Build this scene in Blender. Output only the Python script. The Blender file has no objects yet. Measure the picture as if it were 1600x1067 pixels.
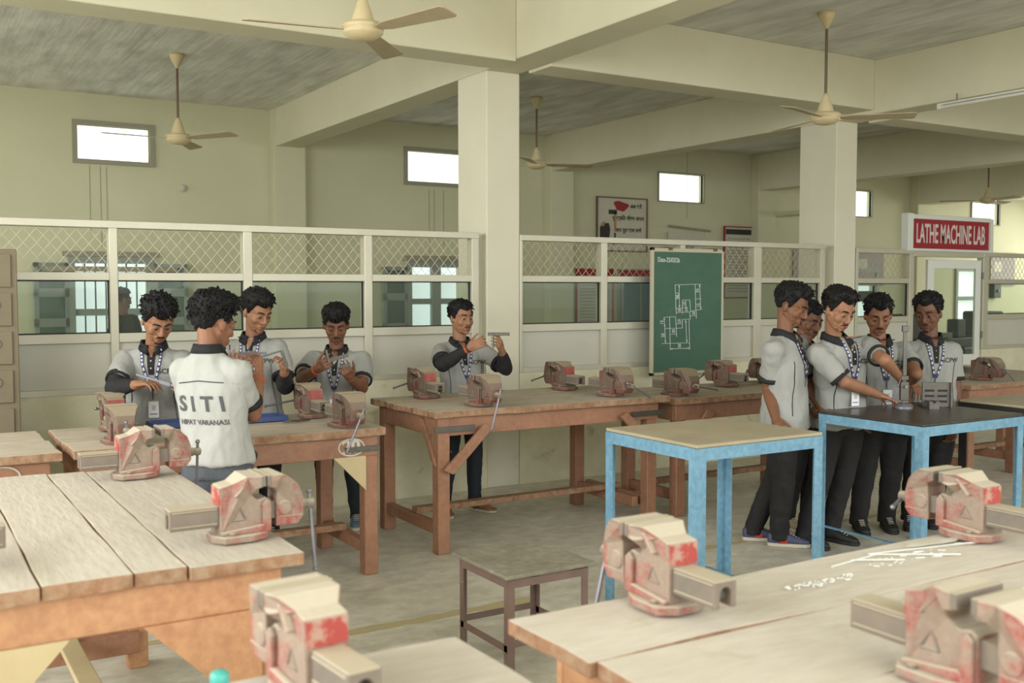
import bpy, bmesh, math, random
import numpy as np
from mathutils import Vector, Matrix, noise
from mathutils.bvhtree import BVHTree
C = bpy.context.scene.collection
sc = bpy.context.scene
R = math.radians
rnd = random.Random(7)

# ------------------------------------------------------------------ camera
cd = bpy.data.cameras.new('camera'); cam = bpy.data.objects.new('camera', cd); C.objects.link(cam)
cam.location = (0, 0, 1.70)
cam.rotation_euler = (R(90) - math.atan(83/1600), 0, R(-31.5))
cd.sensor_width = 36; cd.lens = 36; cd.clip_start = .05
cd.dof.use_dof = True; cd.dof.focus_distance = 6.9; cd.dof.aperture_fstop = 3.2
sc.camera = cam
# ------------------------------------------------------------------ world and light
w = bpy.data.worlds.new('world'); sc.world = w; w.use_nodes = True
bg = w.node_tree.nodes['Background']
bg.inputs[0].default_value = (.90, .97, 1.0, 1); bg.inputs[1].default_value = 2.2
def area(name, loc, rot, sx, sy, power, col):
    l = bpy.data.lights.new(name, 'AREA'); l.shape = 'RECTANGLE'; l.size = sx; l.size_y = sy
    l.energy = power; l.color = col
    o = bpy.data.objects.new(name, l); C.objects.link(o); o.location = loc; o.rotation_euler = rot
    return o
# daylight through the big left-hand and rear window openings of the hall
area('daylight_left', (-3.3, 3.2, 2.65), (0, R(-56), 0), 2.3, 7.6, 440, (.98, .98, .98))
area('daylight_rear', (3.4, -2.3, 2.65), (R(62), 0, 0), 8.5, 2.3, 270, (.98, .98, .98))
area('daylight_left_far_room', (-3.3, 10.2, 2.65), (0, R(-60), 0), 2.3, 3.6, 80, (.98, .99, .97))
area('daylight_rear_right', (12.5, -2.3, 2.65), (R(56), 0, 0), 6.0, 2.3, 130, (.98, .98, .98))
area('fill_right_far_room', (21.8, 10.2, 2.65), (0, R(60), 0), 2.3, 4.0, 190, (1, .99, .94))  # unseen fill light, added to brighten the right part of the far room
vs = sc.view_settings
vs.view_transform = 'Standard'; vs.look = 'None'; vs.exposure = 0.0; vs.gamma = 1.0; vs.use_curve_mapping = False

# ------------------------------------------------------------------ materials
def lin(c): return tuple(((x/255)/12.92 if x/255 <= .04045 else ((x/255+.055)/1.055)**2.4) for x in c) + (1,)
def mat(name, base, rough=.7, metal=0, var=None, vscale=4, vamt=.5, stretch=(1,1,1), fine=None, fscale=60, famt=.3,
        bump=0, bscale=30, bstretch=None, dust=None, dustamt=.8, spots=None, spotscale=3, spotlo=.55, spothi=.62, rand=0, spec=.4, coord='Object', vlo=.35, vhi=.65):
    m = bpy.data.materials.new(name); m.use_nodes = True
    nt = m.node_tree; N = nt.nodes; L = nt.links; b = N['Principled BSDF']
    b.inputs['Roughness'].default_value = rough; b.inputs['Metallic'].default_value = metal
    b.inputs['Specular IOR Level'].default_value = spec
    tc = N.new('ShaderNodeTexCoord'); oi = N.new('ShaderNodeObjectInfo')
    def mapped(st):
        mp = N.new('ShaderNodeMapping'); mp.inputs['Scale'].default_value = st
        L.new(tc.outputs[coord], mp.inputs[0])
        if rand:
            cb = N.new('ShaderNodeCombineXYZ'); mu = N.new('ShaderNodeMath'); mu.operation = 'MULTIPLY'; mu.inputs[1].default_value = 37
            L.new(oi.outputs['Random'], mu.inputs[0])
            for i in range(3): L.new(mu.outputs[0], cb.inputs[i])
            L.new(cb.outputs[0], mp.inputs['Location'])
        return mp.outputs[0]
    def nz(st, scale, det=5, lo=.35, hi=.65, rgh=.6):
        n = N.new('ShaderNodeTexNoise'); n.inputs['Scale'].default_value = scale; n.inputs['Detail'].default_value = det
        n.inputs['Roughness'].default_value = rgh
        L.new(mapped(st), n.inputs['Vector'])
        r = N.new('ShaderNodeMapRange'); r.inputs[1].default_value = lo; r.inputs[2].default_value = hi
        L.new(n.outputs['Fac'], r.inputs[0]); return r.outputs[0]
    def mix(fac, a, c, amt=1):
        x = N.new('ShaderNodeMix'); x.data_type = 'RGBA'
        if amt != 1:
            mu = N.new('ShaderNodeMath'); mu.operation = 'MULTIPLY'; mu.inputs[1].default_value = amt; L.new(fac, mu.inputs[0]); fac = mu.outputs[0]
        L.new(fac, x.inputs['Factor'])
        for s, v in (('A', a), ('B', c)):
            sk = [i for i in x.inputs if i.name == s and i.type == 'RGBA'][0]
            if isinstance(v, tuple): sk.default_value = v
            else: L.new(v, sk)
        return [o for o in x.outputs if o.type == 'RGBA'][0]
    col = lin(base)
    if var: col = mix(nz(stretch, vscale, 5, vlo, vhi, .65), col, lin(var), vamt)
    if fine: col = mix(nz(stretch, fscale, 3), col, lin(fine), famt)
    if spots: col = mix(nz((1,1,1), spotscale, 6, spotlo, spothi, .7), col, lin(spots), .85)
    if dust:
        g = N.new('ShaderNodeNewGeometry'); sp = N.new('ShaderNodeSeparateXYZ'); L.new(g.outputs['Normal'], sp.inputs[0])
        r = N.new('ShaderNodeMapRange'); r.inputs[1].default_value = .25; r.inputs[2].default_value = .85; L.new(sp.outputs[2], r.inputs[0])
        col = mix(r.outputs[0], col, lin(dust), dustamt)
    if rand:
        h = N.new('ShaderNodeHueSaturation'); r = N.new('ShaderNodeMapRange'); r.inputs[3].default_value = 1-rand; r.inputs[4].default_value = 1+rand
        L.new(oi.outputs['Random'], r.inputs[0]); L.new(r.outputs[0], h.inputs['Value']); L.new(col, h.inputs['Color']) if not isinstance(col, tuple) else None
        if isinstance(col, tuple): h.inputs['Color'].default_value = col
        col = h.outputs[0]
    if isinstance(col, tuple): b.inputs['Base Color'].default_value = col
    else: L.new(col, b.inputs['Base Color'])
    if bump:
        n = N.new('ShaderNodeTexNoise'); n.inputs['Scale'].default_value = bscale; n.inputs['Detail'].default_value = 5
        L.new(mapped(bstretch or stretch), n.inputs['Vector'])
        bp = N.new('ShaderNodeBump'); bp.inputs['Strength'].default_value = bump; bp.inputs['Distance'].default_value = .01
        L.new(n.outputs['Fac'], bp.inputs['Height']); L.new(bp.outputs[0], b.inputs['Normal'])
    return m
M = {}
M['wall'] = mat('wall_paint', (202,200,168), .85, var=(190,189,157), vscale=.8, vamt=.55, spots=(196,194,152), spotscale=1.3, spotlo=.62, spothi=.72, bump=.12, bscale=9)
M['beam'] = mat('beam_paint', (210,205,178), .85, var=(198,193,165), vscale=1.2, vamt=.55, bump=.15, bscale=8)
M['lowwall'] = mat('stained_low_wall', (222,217,188), .8, var=(196,190,156), vscale=2.2, vamt=.7, spots=(172,160,122), spotscale=3.2, spotlo=.58, spothi=.7, bump=.1, bscale=8)
M['column'] = mat('column_paint', (216,211,188), .8, var=(206,201,176), vscale=1.4, vamt=.5, spots=(186,178,142), spotscale=3, spotlo=.66, spothi=.76)
M['ceiling'] = mat('rough_ceiling', (200,199,188), .9, var=(180,180,170), vscale=1.2, vamt=.7, stretch=(1,.25,1), fine=(232,232,222), fscale=5, famt=.7, bump=1.0, bscale=4, bstretch=(2.6,.14,1))
M['floor'] = mat('concrete_floor', (222,216,198), .5, var=(200,195,178), vscale=1.6, vamt=.8, stretch=(1,1.4,1), fine=(150,146,130), fscale=7, famt=.45, spots=(156,153,137), spotscale=1.1, spotlo=.6, spothi=.75, bump=.25, bscale=14, spec=.5)
M['yellow'] = mat('worn_yellow_floor_paint', (190,170,118), .7, var=(178,166,130), vscale=9, vamt=1, fine=(170,164,140), fscale=30, famt=.6)
M['alu'] = mat('anodised_aluminium', (196,192,172), .42, .25, var=(182,176,152), vscale=3, vamt=.4, spec=.5)
M['alu_edge'] = mat('aluminium_wire', (190,184,150), .45, .5)
M['board'] = mat('laminate_board', (198,196,180), .45, var=(188,185,168), vscale=1.5, vamt=.4, spec=.4)
M['top'] = mat('dusty_plank_top', (196,188,173), .85, var=(178,168,151), vscale=3, vamt=.6, stretch=(3,.5,1), fine=(160,146,122), fscale=16, famt=.3, spots=(172,162,138), spotscale=5, spotlo=.62, spothi=.75, rand=.04, bump=.3, bscale=18)
M['topx'] = mat('dusty_plank_top_long', (198,187,168), .85, var=(172,160,140), vscale=3, vamt=.6, stretch=(.5,3,1), fine=(146,130,106), fscale=16, famt=.4, spots=(142,130,104), spotscale=5, spotlo=.6, spothi=.75, rand=.05, bump=.3, bscale=18)
M['topn'] = mat('near_dusty_plank_top', (200,192,177), .85, var=(180,170,153), vscale=2.5, vamt=.6, stretch=(.6,2.4,1), fine=(172,158,136), fscale=14, famt=.3, spots=(176,165,144), spotscale=5, spotlo=.6, spothi=.75, rand=.04, bump=.3, bscale=18)
M['edge'] = mat('worn_plank_edge', (150,108,78), .8, var=(120,86,62), vscale=8, vamt=.7, fine=(196,180,150), fscale=22, famt=.35, bump=.4, bscale=30)
M['wood'] = mat('red_brown_wood', (156,112,86), .6, var=(128,90,70), vscale=3, vamt=.7, stretch=(1,1,1), fine=(176,134,106), fscale=24, famt=.45, spots=(198,178,150), spotscale=7, spotlo=.68, spothi=.74, rand=.06, bump=.15, bscale=20)
M['wood_o'] = mat('orange_wood', (180,134,98), .6, var=(162,114,82), vscale=2.5, vamt=.6, fine=(216,168,124), fscale=24, famt=.4, spots=(224,204,176), spotscale=9, spotlo=.7, spothi=.75, bump=.1, bscale=20)
M['ply'] = mat('pale_plywood', (196,180,140), .7, var=(180,160,120), vscale=4, vamt=.6)
M['blue'] = mat('light_blue_paint', (106,146,168), .5, var=(88,128,152), vscale=5, vamt=.6, fine=(140,186,206), fscale=30, famt=.35, spots=(58,66,66), spotscale=16, spotlo=.69, spothi=.73)
M['greytop'] = mat('dusty_sheet_top', (172,160,132), .75, var=(150,140,116), vscale=3, vamt=.6)
M['black_top'] = mat('oily_steel_top', (74,70,64), .33, .35, var=(50,48,46), vscale=4, vamt=.8, fine=(96,90,78), fscale=14, famt=.4, spec=.5)
M['stool'] = mat('brown_iron', (128,106,96), .6, var=(104,86,78), vscale=6, vamt=.6, spots=(210,205,198), spotscale=18, spotlo=.69, spothi=.73)
M['stooltop'] = mat('grey_worn_board', (132,126,108), .7, var=(158,152,132), vscale=6, vamt=.8, fine=(104,98,84), fscale=30, famt=.5)
M['vise'] = mat('worn_red_vise_paint', (112,92,78), .65, .0, var=(122,54,48), vscale=9, vamt=.8, vlo=.46, vhi=.58, fine=(116,102,88), fscale=34, famt=.6, dust=(162,148,124), dustamt=.85, bump=.2, bscale=40)
M['vise_near'] = mat('near_red_vise_paint', (140,122,106), .65, .0, var=(146,66,58), vscale=10, vamt=.95, vlo=.46, vhi=.56, fine=(158,140,124), fscale=42, famt=.6, dust=(192,182,160), dustamt=.92, bump=.2, bscale=40)
M['vise_iron'] = mat('dusty_cast_iron', (112,104,94), .6, .1, var=(136,122,106), vscale=9, vamt=.7, dust=(184,172,146), dustamt=.9, spots=(160,84,70), spotscale=11, spotlo=.64, spothi=.7)
M['vise_red'] = mat('red_paint_face', (158,48,44), .55, var=(150,104,92), vscale=14, vamt=.8, dust=(190,176,148), dustamt=.8)
M['vise_red_near'] = mat('dusty_red_face', (160,66,58), .6, var=(170,140,122), vscale=26, vamt=.9, vlo=.5, vhi=.6, dust=(200,188,162), dustamt=.9)
M['steel'] = mat('bright_steel', (128,126,132), .4, .6)
M['dsteel'] = mat('dark_steel', (92,90,86), .4, .6, var=(120,112,98), vscale=20, vamt=.5)
M['fan'] = mat('cream_fan_enamel', (206,190,150), .4, var=(186,168,128), vscale=8, vamt=.5)
M['fanblade'] = mat('dusty_fan_blade', (178,162,130), .5, var=(158,142,112), vscale=8, vamt=.5)
M['fanrod'] = mat('brown_fan_rod', (104,84,64), .5)
M['locker'] = mat('grey_green_locker_steel', (124,113,90), .6, var=(108,98,78), vscale=4, vamt=.5, spots=(138,116,88), spotscale=6, spotlo=.62, spothi=.72)
M['chalkboard'] = mat('green_chalkboard', (70,102,82), .7, var=(82,114,96), vscale=3.5, vamt=.6, fine=(66,100,84), fscale=15, famt=.4)
M['chalk'] = mat('white_chalk', (222,226,220), .9)
M['chalkdim'] = mat('smudged_chalk', (188,184,168), .9, var=(206,202,188), vscale=14, vamt=.8)
M['chalkpow'] = mat('loose_chalk_powder', (206,202,190), .95, var=(186,180,160), vscale=12, vamt=.9)
M['frame_wood'] = mat('board_frame', (190,184,160), .6)
M['black'] = mat('black_rubber', (34,33,32), .6)
M['signred'] = mat('sign_red', (150,38,46), .5)
M['signwhite'] = mat('sign_white_frame', (214,216,206), .45)
M['signtext'] = mat('sign_letters', (210,196,190), .6)
M['paper'] = mat('paper', (196,192,172), .7, var=(180,176,156), vscale=4, vamt=.5)
M['ink'] = mat('ink', (58,52,46), .8)
M['pred'] = mat('poster_red', (150,40,46), .7)
M['tan'] = mat('poster_tan', (168,130,92), .7)
M['pblue'] = mat('poster_blue_grey', (104,126,132), .3)
M['pgrey'] = mat('poster_grey_text', (150,146,138), .7)
M['shutter'] = mat('painted_shutter', (140,148,140), .6, var=(156,158,146), vscale=5, vamt=.5)
M['bar'] = mat('window_bar', (88,92,88), .6)
M['sill'] = mat('dusty_window_frame', (150,146,126), .7)
M['white_post'] = mat('white_aluminium', (222,222,212), .4, .1)
M['tube'] = mat('unlit_fluorescent_tube', (214,212,200), .3)
M['teal'] = mat('teal_plastic', (74,164,152), .35)
M['bluefile'] = mat('blue_plastic_tray', (62,78,126), .4)
M['apparatus'] = mat('dark_machine', (60,64,62), .5)
# people
M['hair'] = mat('black_hair', (17,16,16), .6, var=(28,25,24), vscale=40, vamt=.6, spec=.3, bump=.6, bscale=120)
M['shirt'] = mat('grey_melange_jersey', (152,152,146), .9, var=(143,143,138), vscale=6, vamt=.4, fine=(166,166,160), fscale=220, famt=.35)
M['shirtlight'] = mat('light_grey_jersey', (170,170,163), .9, var=(162,162,155), vscale=6, vamt=.4, fine=(182,182,174), fscale=220, famt=.35)
M['cblack'] = mat('black_knit', (36,35,36), .85)
M['trouser'] = mat('charcoal_trousers', (40,39,39), .85, var=(32,31,31), vscale=10, vamt=.5)
M['jean'] = mat('grey_blue_denim', (84,88,94), .85, var=(64,68,74), vscale=9, vamt=.7, fine=(104,108,112), fscale=90, famt=.3)
M['navyjean'] = mat('dark_navy_denim', (38,44,50), .85, var=(30,34,40), vscale=9, vamt=.6)
M['sole'] = mat('pale_rubber_sole', (200,194,176), .6)
M['shoeblue'] = mat('blue_mesh_shoe', (74,78,104), .7, var=(92,96,120), vscale=30, vamt=.5)
M['shoegrey'] = mat('grey_blue_shoe', (104,122,138), .7, var=(88,104,120), vscale=30, vamt=.5)
M['shoeblack'] = mat('black_shoe', (44,43,42), .6)
M['shoebeige'] = mat('beige_shoe', (176,164,134), .7)
M['shoered'] = mat('red_shoe_patch', (176,58,54), .6)
M['card'] = mat('white_id_card', (226,228,230), .4)
M['lan'] = mat('navy_lanyard', (52,52,96), .6)
M['lanw'] = mat('white_lanyard_print', (202,202,208), .6)
M['ink2'] = mat('grey_shirt_print', (84,84,84), .85)
M['ink3'] = mat('black_shirt_print', (60,62,54), .85)
M['thread'] = mat('red_wrist_thread', (206,84,52), .8)
M['eye'] = mat('eye_white', (158,148,138), .3)
M['iris'] = mat('dark_iris', (30,22,18), .2)
M['slip'] = mat('brown_sandal', (86,72,62), .7)
def skinmat(n, c):
    d = tuple(int(v*.86) for v in c)
    return mat('skin_'+n, c, .55, var=d, vscale=14, vamt=.45, spec=.4)
def lipmat(n, c): return mat('lips_'+n, (int(c[0]*.80), int(c[1]*.62), int(c[2]*.66)), .45)
# glass: clear panes with a faint reflection
def glass(name, tint, trans):
    m = bpy.data.materials.new(name); m.use_nodes = True; nt = m.node_tree; N = nt.nodes; L = nt.links
    N.remove(N['Principled BSDF']); out = N['Material Output']
    t = N.new('ShaderNodeBsdfTransparent'); t.inputs[0].default_value = tint
    g = N.new('ShaderNodeBsdfGlossy'); g.inputs['Roughness'].default_value = .03; g.inputs[0].default_value = (.9,.95,.92,1)
    d = N.new('ShaderNodeBsdfDiffuse'); d.inputs[0].default_value = (.42,.45,.38,1)
    mx = N.new('ShaderNodeMixShader'); mx.inputs[0].default_value = .007; L.new(t.outputs[0], mx.inputs[1]); L.new(g.outputs[0], mx.inputs[2])
    m2 = N.new('ShaderNodeMixShader'); m2.inputs[0].default_value = trans; L.new(mx.outputs[0], m2.inputs[1]); L.new(d.outputs[0], m2.inputs[2])
    L.new(m2.outputs[0], out.inputs[0]); return m
M['glass'] = glass('clear_glass', (.86,.90,.86,1), .06)
M['tinted'] = glass('tinted_glass', (.62,.72,.74,1), .12)
def emis(name, col, s):
    m = bpy.data.materials.new(name); m.use_nodes = True; b = m.node_tree.nodes['Principled BSDF']
    b.inputs['Base Color'].default_value = (.8,.8,.8,1); b.inputs['Emission Color'].default_value = col; b.inputs['Emission Strength'].default_value = s; return m
M['frost'] = emis('sunlit_frosted_pane', (.93,1,.98,1), 1.5)
M['frostb'] = emis('sunlit_bluish_pane', (.80,.96,.96,1), .80)

# ------------------------------------------------------------------ geometry helpers
class G:
    def __init__(s): s.v = []; s.f = []
    def add(s, vs, fs, mt=None):
        o = len(s.v)
        for p in vs:
            p = Vector(p)
            if mt is not None: p = mt @ p
            s.v.append(tuple(p))
        s.f += [tuple(i+o for i in f) for f in fs]; return s
    def box(s, x0, x1, y0, y1, z0, z1, mt=None):
        vs = [(x0,y0,z0),(x1,y0,z0),(x1,y1,z0),(x0,y1,z0),(x0,y0,z1),(x1,y0,z1),(x1,y1,z1),(x0,y1,z1)]
        return s.add(vs, [(3,2,1,0),(4,5,6,7),(0,1,5,4),(1,2,6,5),(2,3,7,6),(3,0,4,7)], mt)
    def prism(s, poly, w0, w1=None, plane='xz', mt=None, inset=None):
        # poly in two axes, extruded along the third between w0 and w1 (each may be a list per vertex)
        n = len(poly)
        a = w0 if isinstance(w0, (list, tuple)) else [w0]*n; b = w1 if isinstance(w1, (list, tuple)) else [w1]*n
        def P(p, w): return {'xz': (p[0], w, p[1]), 'yz': (w, p[0], p[1]), 'xy': (p[0], p[1], w)}[plane]
        vs = [P(p, a[i]) for i, p in enumerate(poly)] + [P(p, b[i]) for i, p in enumerate(poly)]
        fs = [tuple(range(n-1, -1, -1)), tuple(range(n, 2*n))] + [(i, (i+1) % n, n+(i+1) % n, n+i) for i in range(n)]
        return s.add(vs, fs, mt)
    def tube(s, p0, p1, r0, r1=None, n=10, cap=True, mt=None):
        r1 = r0 if r1 is None else r1
        p0 = Vector(p0); p1 = Vector(p1); d = (p1-p0).normalized()
        u = d.orthogonal().normalized(); v = d.cross(u)
        vs = []
        for p, r in ((p0, r0), (p1, r1)):
            for i in range(n):
                a = 2*math.pi*i/n; vs.append(p + (u*math.cos(a)+v*math.sin(a))*r)
        fs = [(i, (i+1) % n, n+(i+1) % n, n+i) for i in range(n)]
        if cap: fs += [tuple(range(n-1, -1, -1)), tuple(range(n, 2*n))]
        return s.add(vs, fs, mt)
    def lathe(s, prof, n=20, at=(0,0,0), axis='z', mt=None):
        vs = []; 
        for r, h in prof:
            for i in range(n):
                a = 2*math.pi*i/n; c, q = r*math.cos(a), r*math.sin(a)
                p = (c, q, h) if axis == 'z' else ((h, c, q) if axis == 'x' else (q, h, c))
                vs.append((p[0]+at[0], p[1]+at[1], p[2]+at[2]))
        m = len(prof); fs = [(j*n+i, j*n+(i+1) % n, (j+1)*n+(i+1) % n, (j+1)*n+i) for j in range(m-1) for i in range(n)]
        fs += [tuple(range(n-1, -1, -1)), tuple(range((m-1)*n, m*n))]
        return s.add(vs, fs, mt)
    def sweep(s, pts, rads, n=8, mt=None, flat=1.0, up=None):
        pts = [Vector(p) for p in pts]; k = len(pts)
        if not isinstance(rads, (list, tuple)): rads = [rads]*k
        vs = []; u = None
        for i, p in enumerate(pts):
            d = (pts[min(i+1, k-1)] - pts[max(i-1, 0)]).normalized()
            if u is None: u = (Vector(up) - d*d.dot(Vector(up))).normalized() if up else d.orthogonal().normalized()
            else: u = (u - d*u.dot(d)).normalized()
            v = d.cross(u)
            for j in range(n):
                a = 2*math.pi*j/n; vs.append(p + u*math.cos(a)*rads[i]*flat + v*math.sin(a)*rads[i])
        fs = [(i*n+j, i*n+(j+1) % n, (i+1)*n+(j+1) % n, (i+1)*n+j) for i in range(k-1) for j in range(n)]
        fs += [tuple(range(n-1, -1, -1)), tuple(range((k-1)*n, k*n))]
        return s.add(vs, fs, mt)
    def ell(s, c, r, mt=None, nu=16, nv=10):
        c = Vector(c); vs = [(c.x, c.y, c.z-r[2])]
        for j in range(1, nv):
            t = math.pi*j/nv
            for i in range(nu):
                a = 2*math.pi*i/nu
                vs.append((c.x+r[0]*math.sin(t)*math.cos(a), c.y+r[1]*math.sin(t)*math.sin(a), c.z-r[2]*math.cos(t)))
        vs.append((c.x, c.y, c.z+r[2])); e = len(vs)-1
        fs = [(0, 1+(i+1) % nu, 1+i) for i in range(nu)]
        fs += [(1+(j)*nu+i, 1+j*nu+(i+1) % nu, 1+(j+1)*nu+(i+1) % nu, 1+(j+1)*nu+i) for j in range(nv-2) for i in range(nu)]
        fs += [(e, 1+(nv-2)*nu+i, 1+(nv-2)*nu+(i+1) % nu) for i in range(nu)]
        return s.add(vs, fs, mt)
    def cap(s, p0, p1, r0, r1=None, n=12, mt=None):   # tapered capsule
        r1 = r0 if r1 is None else r1
        p0 = Vector(p0); p1 = Vector(p1); d = p1-p0
        if d.length < 1e-6: return s.ell(p0, (r0,)*3, mt)
        d.normalize()
        pts = []; rr = []
        for t in (-.98, -.75, -.4, 0): pts.append(p0+d*r0*t); rr.append(r0*math.sqrt(max(0, 1-t*t)))
        for t in (0, .4, .75, .98): pts.append(p1+d*r1*t); rr.append(r1*math.sqrt(max(0, 1-t*t)))
        return s.sweep(pts, rr, n, mt)
    def mesh(s, name):
        me = bpy.data.meshes.new(name); me.from_pydata(s.v, [], s.f); me.update(); return me
    def build(s, name, m, parent=None, bevel=0, smooth=False, seg=1, loc=None, label=None):
        me = s.mesh(name)
        bm = bmesh.new(); bm.from_mesh(me); bmesh.ops.recalc_face_normals(bm, faces=bm.faces); bm.to_mesh(me); bm.free()
        if smooth: me.polygons.foreach_set('use_smooth', [True]*len(me.polygons))
        me.materials.append(M[m] if isinstance(m, str) else m)
        o = bpy.data.objects.new(name, me); C.objects.link(o)
        if parent: o.parent = parent
        if loc: o.location = loc
        if bevel:
            b = o.modifiers.new('bevel', 'BEVEL'); b.width = bevel; b.segments = seg; b.limit_method = 'ANGLE'; b.angle_limit = R(40)
            if smooth or seg > 1: pass
        if label: o['label'] = label
        return o
def thing(name, label, cat, loc=(0,0,0), rz=0, group=None):
    o = bpy.data.objects.new(name, None); o.empty_display_size = .1; C.objects.link(o)
    o.location = loc; o.rotation_euler = (0, 0, rz); o['label'] = label; o['category'] = cat
    if group: o['group'] = group
    return o
def tag(o, label, cat, group=None):
    o['label'] = label; o['category'] = cat
    if group: o['group'] = group
    return o
def struct(o): o['kind'] = 'structure'; return o
kids = {}
def dup(root, loc, rz, label, group=None):
    def cp(o, par):
        c = o.copy(); C.objects.link(c)
        if par: c.parent = par
        for ch in [x for x in allobs() if x.parent == o]: cp(ch, c)
        return c
    r = cp(root, None); r.location = loc; r.rotation_euler = (0, 0, rz); r['label'] = label
    if group: r['group'] = group
    return r
def allobs(): return list(C.objects)
def text(body, size, m, name, parent=None, sx=1, mt=None, extrude=.001, align='CENTER', bold=0, mesh_only=False):
    cu = bpy.data.curves.new('txt', 'FONT'); cu.body = body; cu.size = size; cu.extrude = extrude; cu.align_x = align; cu.align_y = 'CENTER'
    cu.offset = bold; cu.resolution_u = 3
    t = bpy.data.objects.new('txt', cu); C.objects.link(t)
    bpy.context.view_layer.update()
    dg = bpy.context.evaluated_depsgraph_get(); me = bpy.data.meshes.new_from_object(t.evaluated_get(dg))
    bpy.data.objects.remove(t); bpy.data.curves.remove(cu)
    for v in me.vertices: v.co.x *= sx
    if mt is not None: me.transform(mt)
    if mesh_only: return me
    me.materials.clear(); me.materials.append(M[m] if isinstance(m, str) else m)
    o = bpy.data.objects.new(name, me); C.objects.link(o)
    if parent: o.parent = parent
    return o
def facing_minus_y(x, y, z): # text plane x-y -> wall plane x-z looking to -Y
    return Matrix.Translation((x, y, z)) @ Matrix.Rotation(R(90), 4, 'X')

# ------------------------------------------------------------------ the room
YP = 7.48; YF = 13.05; ZC = 4.0; ZB = 3.52; XL = -3.5; XR = 22; YB = -2.5
struct(G().box(XL-.3, XR+.3, YB-.3, YF+.3, -.12, 0).build('floor', 'floor'))
struct(G().box(XL-.3, XR+.3, YB-.3, YF+.3, ZC, ZC+.2).build('ceiling', 'ceiling'))
struct(G().box(-60, 80, -60, 70, -.4, -.13).build('ground', 'floor'))  # unseen ground outside, added to block world light coming from below
def wall_y(name, y0, y1, holes, m, x0=XL, x1=XR, z0=0, z1=ZC):
    g = G(); xs = sorted({x0, x1} | {h[0] for h in holes} | {h[1] for h in holes}); zs = sorted({z0, z1} | {h[2] for h in holes} | {h[3] for h in holes})
    for i in range(len(xs)-1):
        run = None
        for k in range(len(zs)-1):
            cx, cz = (xs[i]+xs[i+1])/2, (zs[k]+zs[k+1])/2
            solid = not any(h[0] < cx < h[1] and h[2] < cz < h[3] for h in holes)
            if solid:
                if run is None: run = zs[k]
            if (not solid or k == len(zs)-2) and run is not None:
                g.box(xs[i], xs[i+1], y0, y1, run, zs[k+1] if solid else zs[k]); run = None
    o = g.build(name, m); return struct(o)
hi = [(1.99,2.81,3.23,3.63), (6.28,7.25,3.20,3.62), (10.79,11.74,3.13,3.58), (14.95,15.95,3.05,3.52), (19.02,19.95,3.02,3.46)]
lo = [(1.93,2.76,.95,2.0), (6.33,7.12,.75,2.0), (15.35,16.1,.75,2.0), (18.6,19.5,.75,2.05)]
wall_y('wall_far', YF, YF+.23, hi+lo, 'wall')
wl = [(a, b, 1.3, 3.9) for a, b in ((-.9, 6.1), (8.4, 12.0))]
g = G()
ys = [YB, -.7, 6.9, 8.4, 12.0, YF]
for i in range(5):
    if i in (1, 3): g.box(XL-.2, XL, ys[i], ys[i+1], 0, 1.3); g.box(XL-.2, XL, ys[i], ys[i+1], 3.9, ZC)
    else: g.box(XL-.2, XL, ys[i], ys[i+1], 0, ZC)
struct(g.build('wall_left', 'wall'))
wall_y('wall_back', YB-.2, YB, [(-.9, 7.7, 1.3, 3.9), (9.5, 15.5, 1.3, 3.9)], 'wall')
g = G(); g.box(XR, XR+.2, YB, 8.1, 0, ZC); g.box(XR, XR+.2, 8.1, 12.3, 0, 1.3); g.box(XR, XR+.2, 8.1, 12.3, 3.9, ZC); g.box(XR, XR+.2, 12.3, YF, 0, ZC)  # opening out of view, added for the far-room fill light
struct(g.build('wall_right', 'wall'))
# beams and columns
n = 1
def trim(g, m, bev=.006):
    global n
    o = struct(g.build('trim_%d' % n, m, bevel=bev)); n += 1; return o
X1, X2, X3 = 4.33, 8.58, 12.86
for X, zb in ((X1, ZB), (X2, 3.46), (X3, 3.38)):
    trim(G().box(X, X+.33, YB, YF, zb, ZC), 'beam')
for x0, x1 in ((XL, X1), (X1+.33, X2), (X2+.33, X3), (X3+.33, XR)):
    z = 3.5 if x0 < 5 else 3.44
    trim(G().box(x0, x1, 7.0, 7.34, z, ZC), 'beam')
    trim(G().box(x0, x1, 1.6, 1.94, z, ZC), 'beam')
for X in (X1, X2, X3, 17.1):
    trim(G().box(X+.003, X+.327, YP-.004, YP+.5, 0, {X1: ZB, X2: 3.46, X3: 3.38}.get(X, 3.32)), 'column')
    trim(G().box(X-.02, X+.40, 12.86, YF, 0, ZC-.002), 'wall')
trim(G().box(17.1, 17.43, YB, YF, 3.32, ZC), 'beam')
trim(G().box(17.43, XR, 12.2, 12.5, 3.5, ZC), 'beam')
# cross wall stub and ledge on the right of the far room
trim(G().box(13.25, 13.5, 12.2, YF, 2.95, 3.02), 'wall')
# low masonry wall under the partition
wall_y('wall_middle', YP, YP+.12, [], 'lowwall', XL, X1, 0, .97)
wall_y('wall_middle_right', YP, YP+.12, [(9.93, 11.16, 0, .97)], 'lowwall', X1+.33, XR, 0, .97)
trim(G().box(4.26, X1, YP-.02, YP+.12, 0, .97), 'lowwall')
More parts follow.
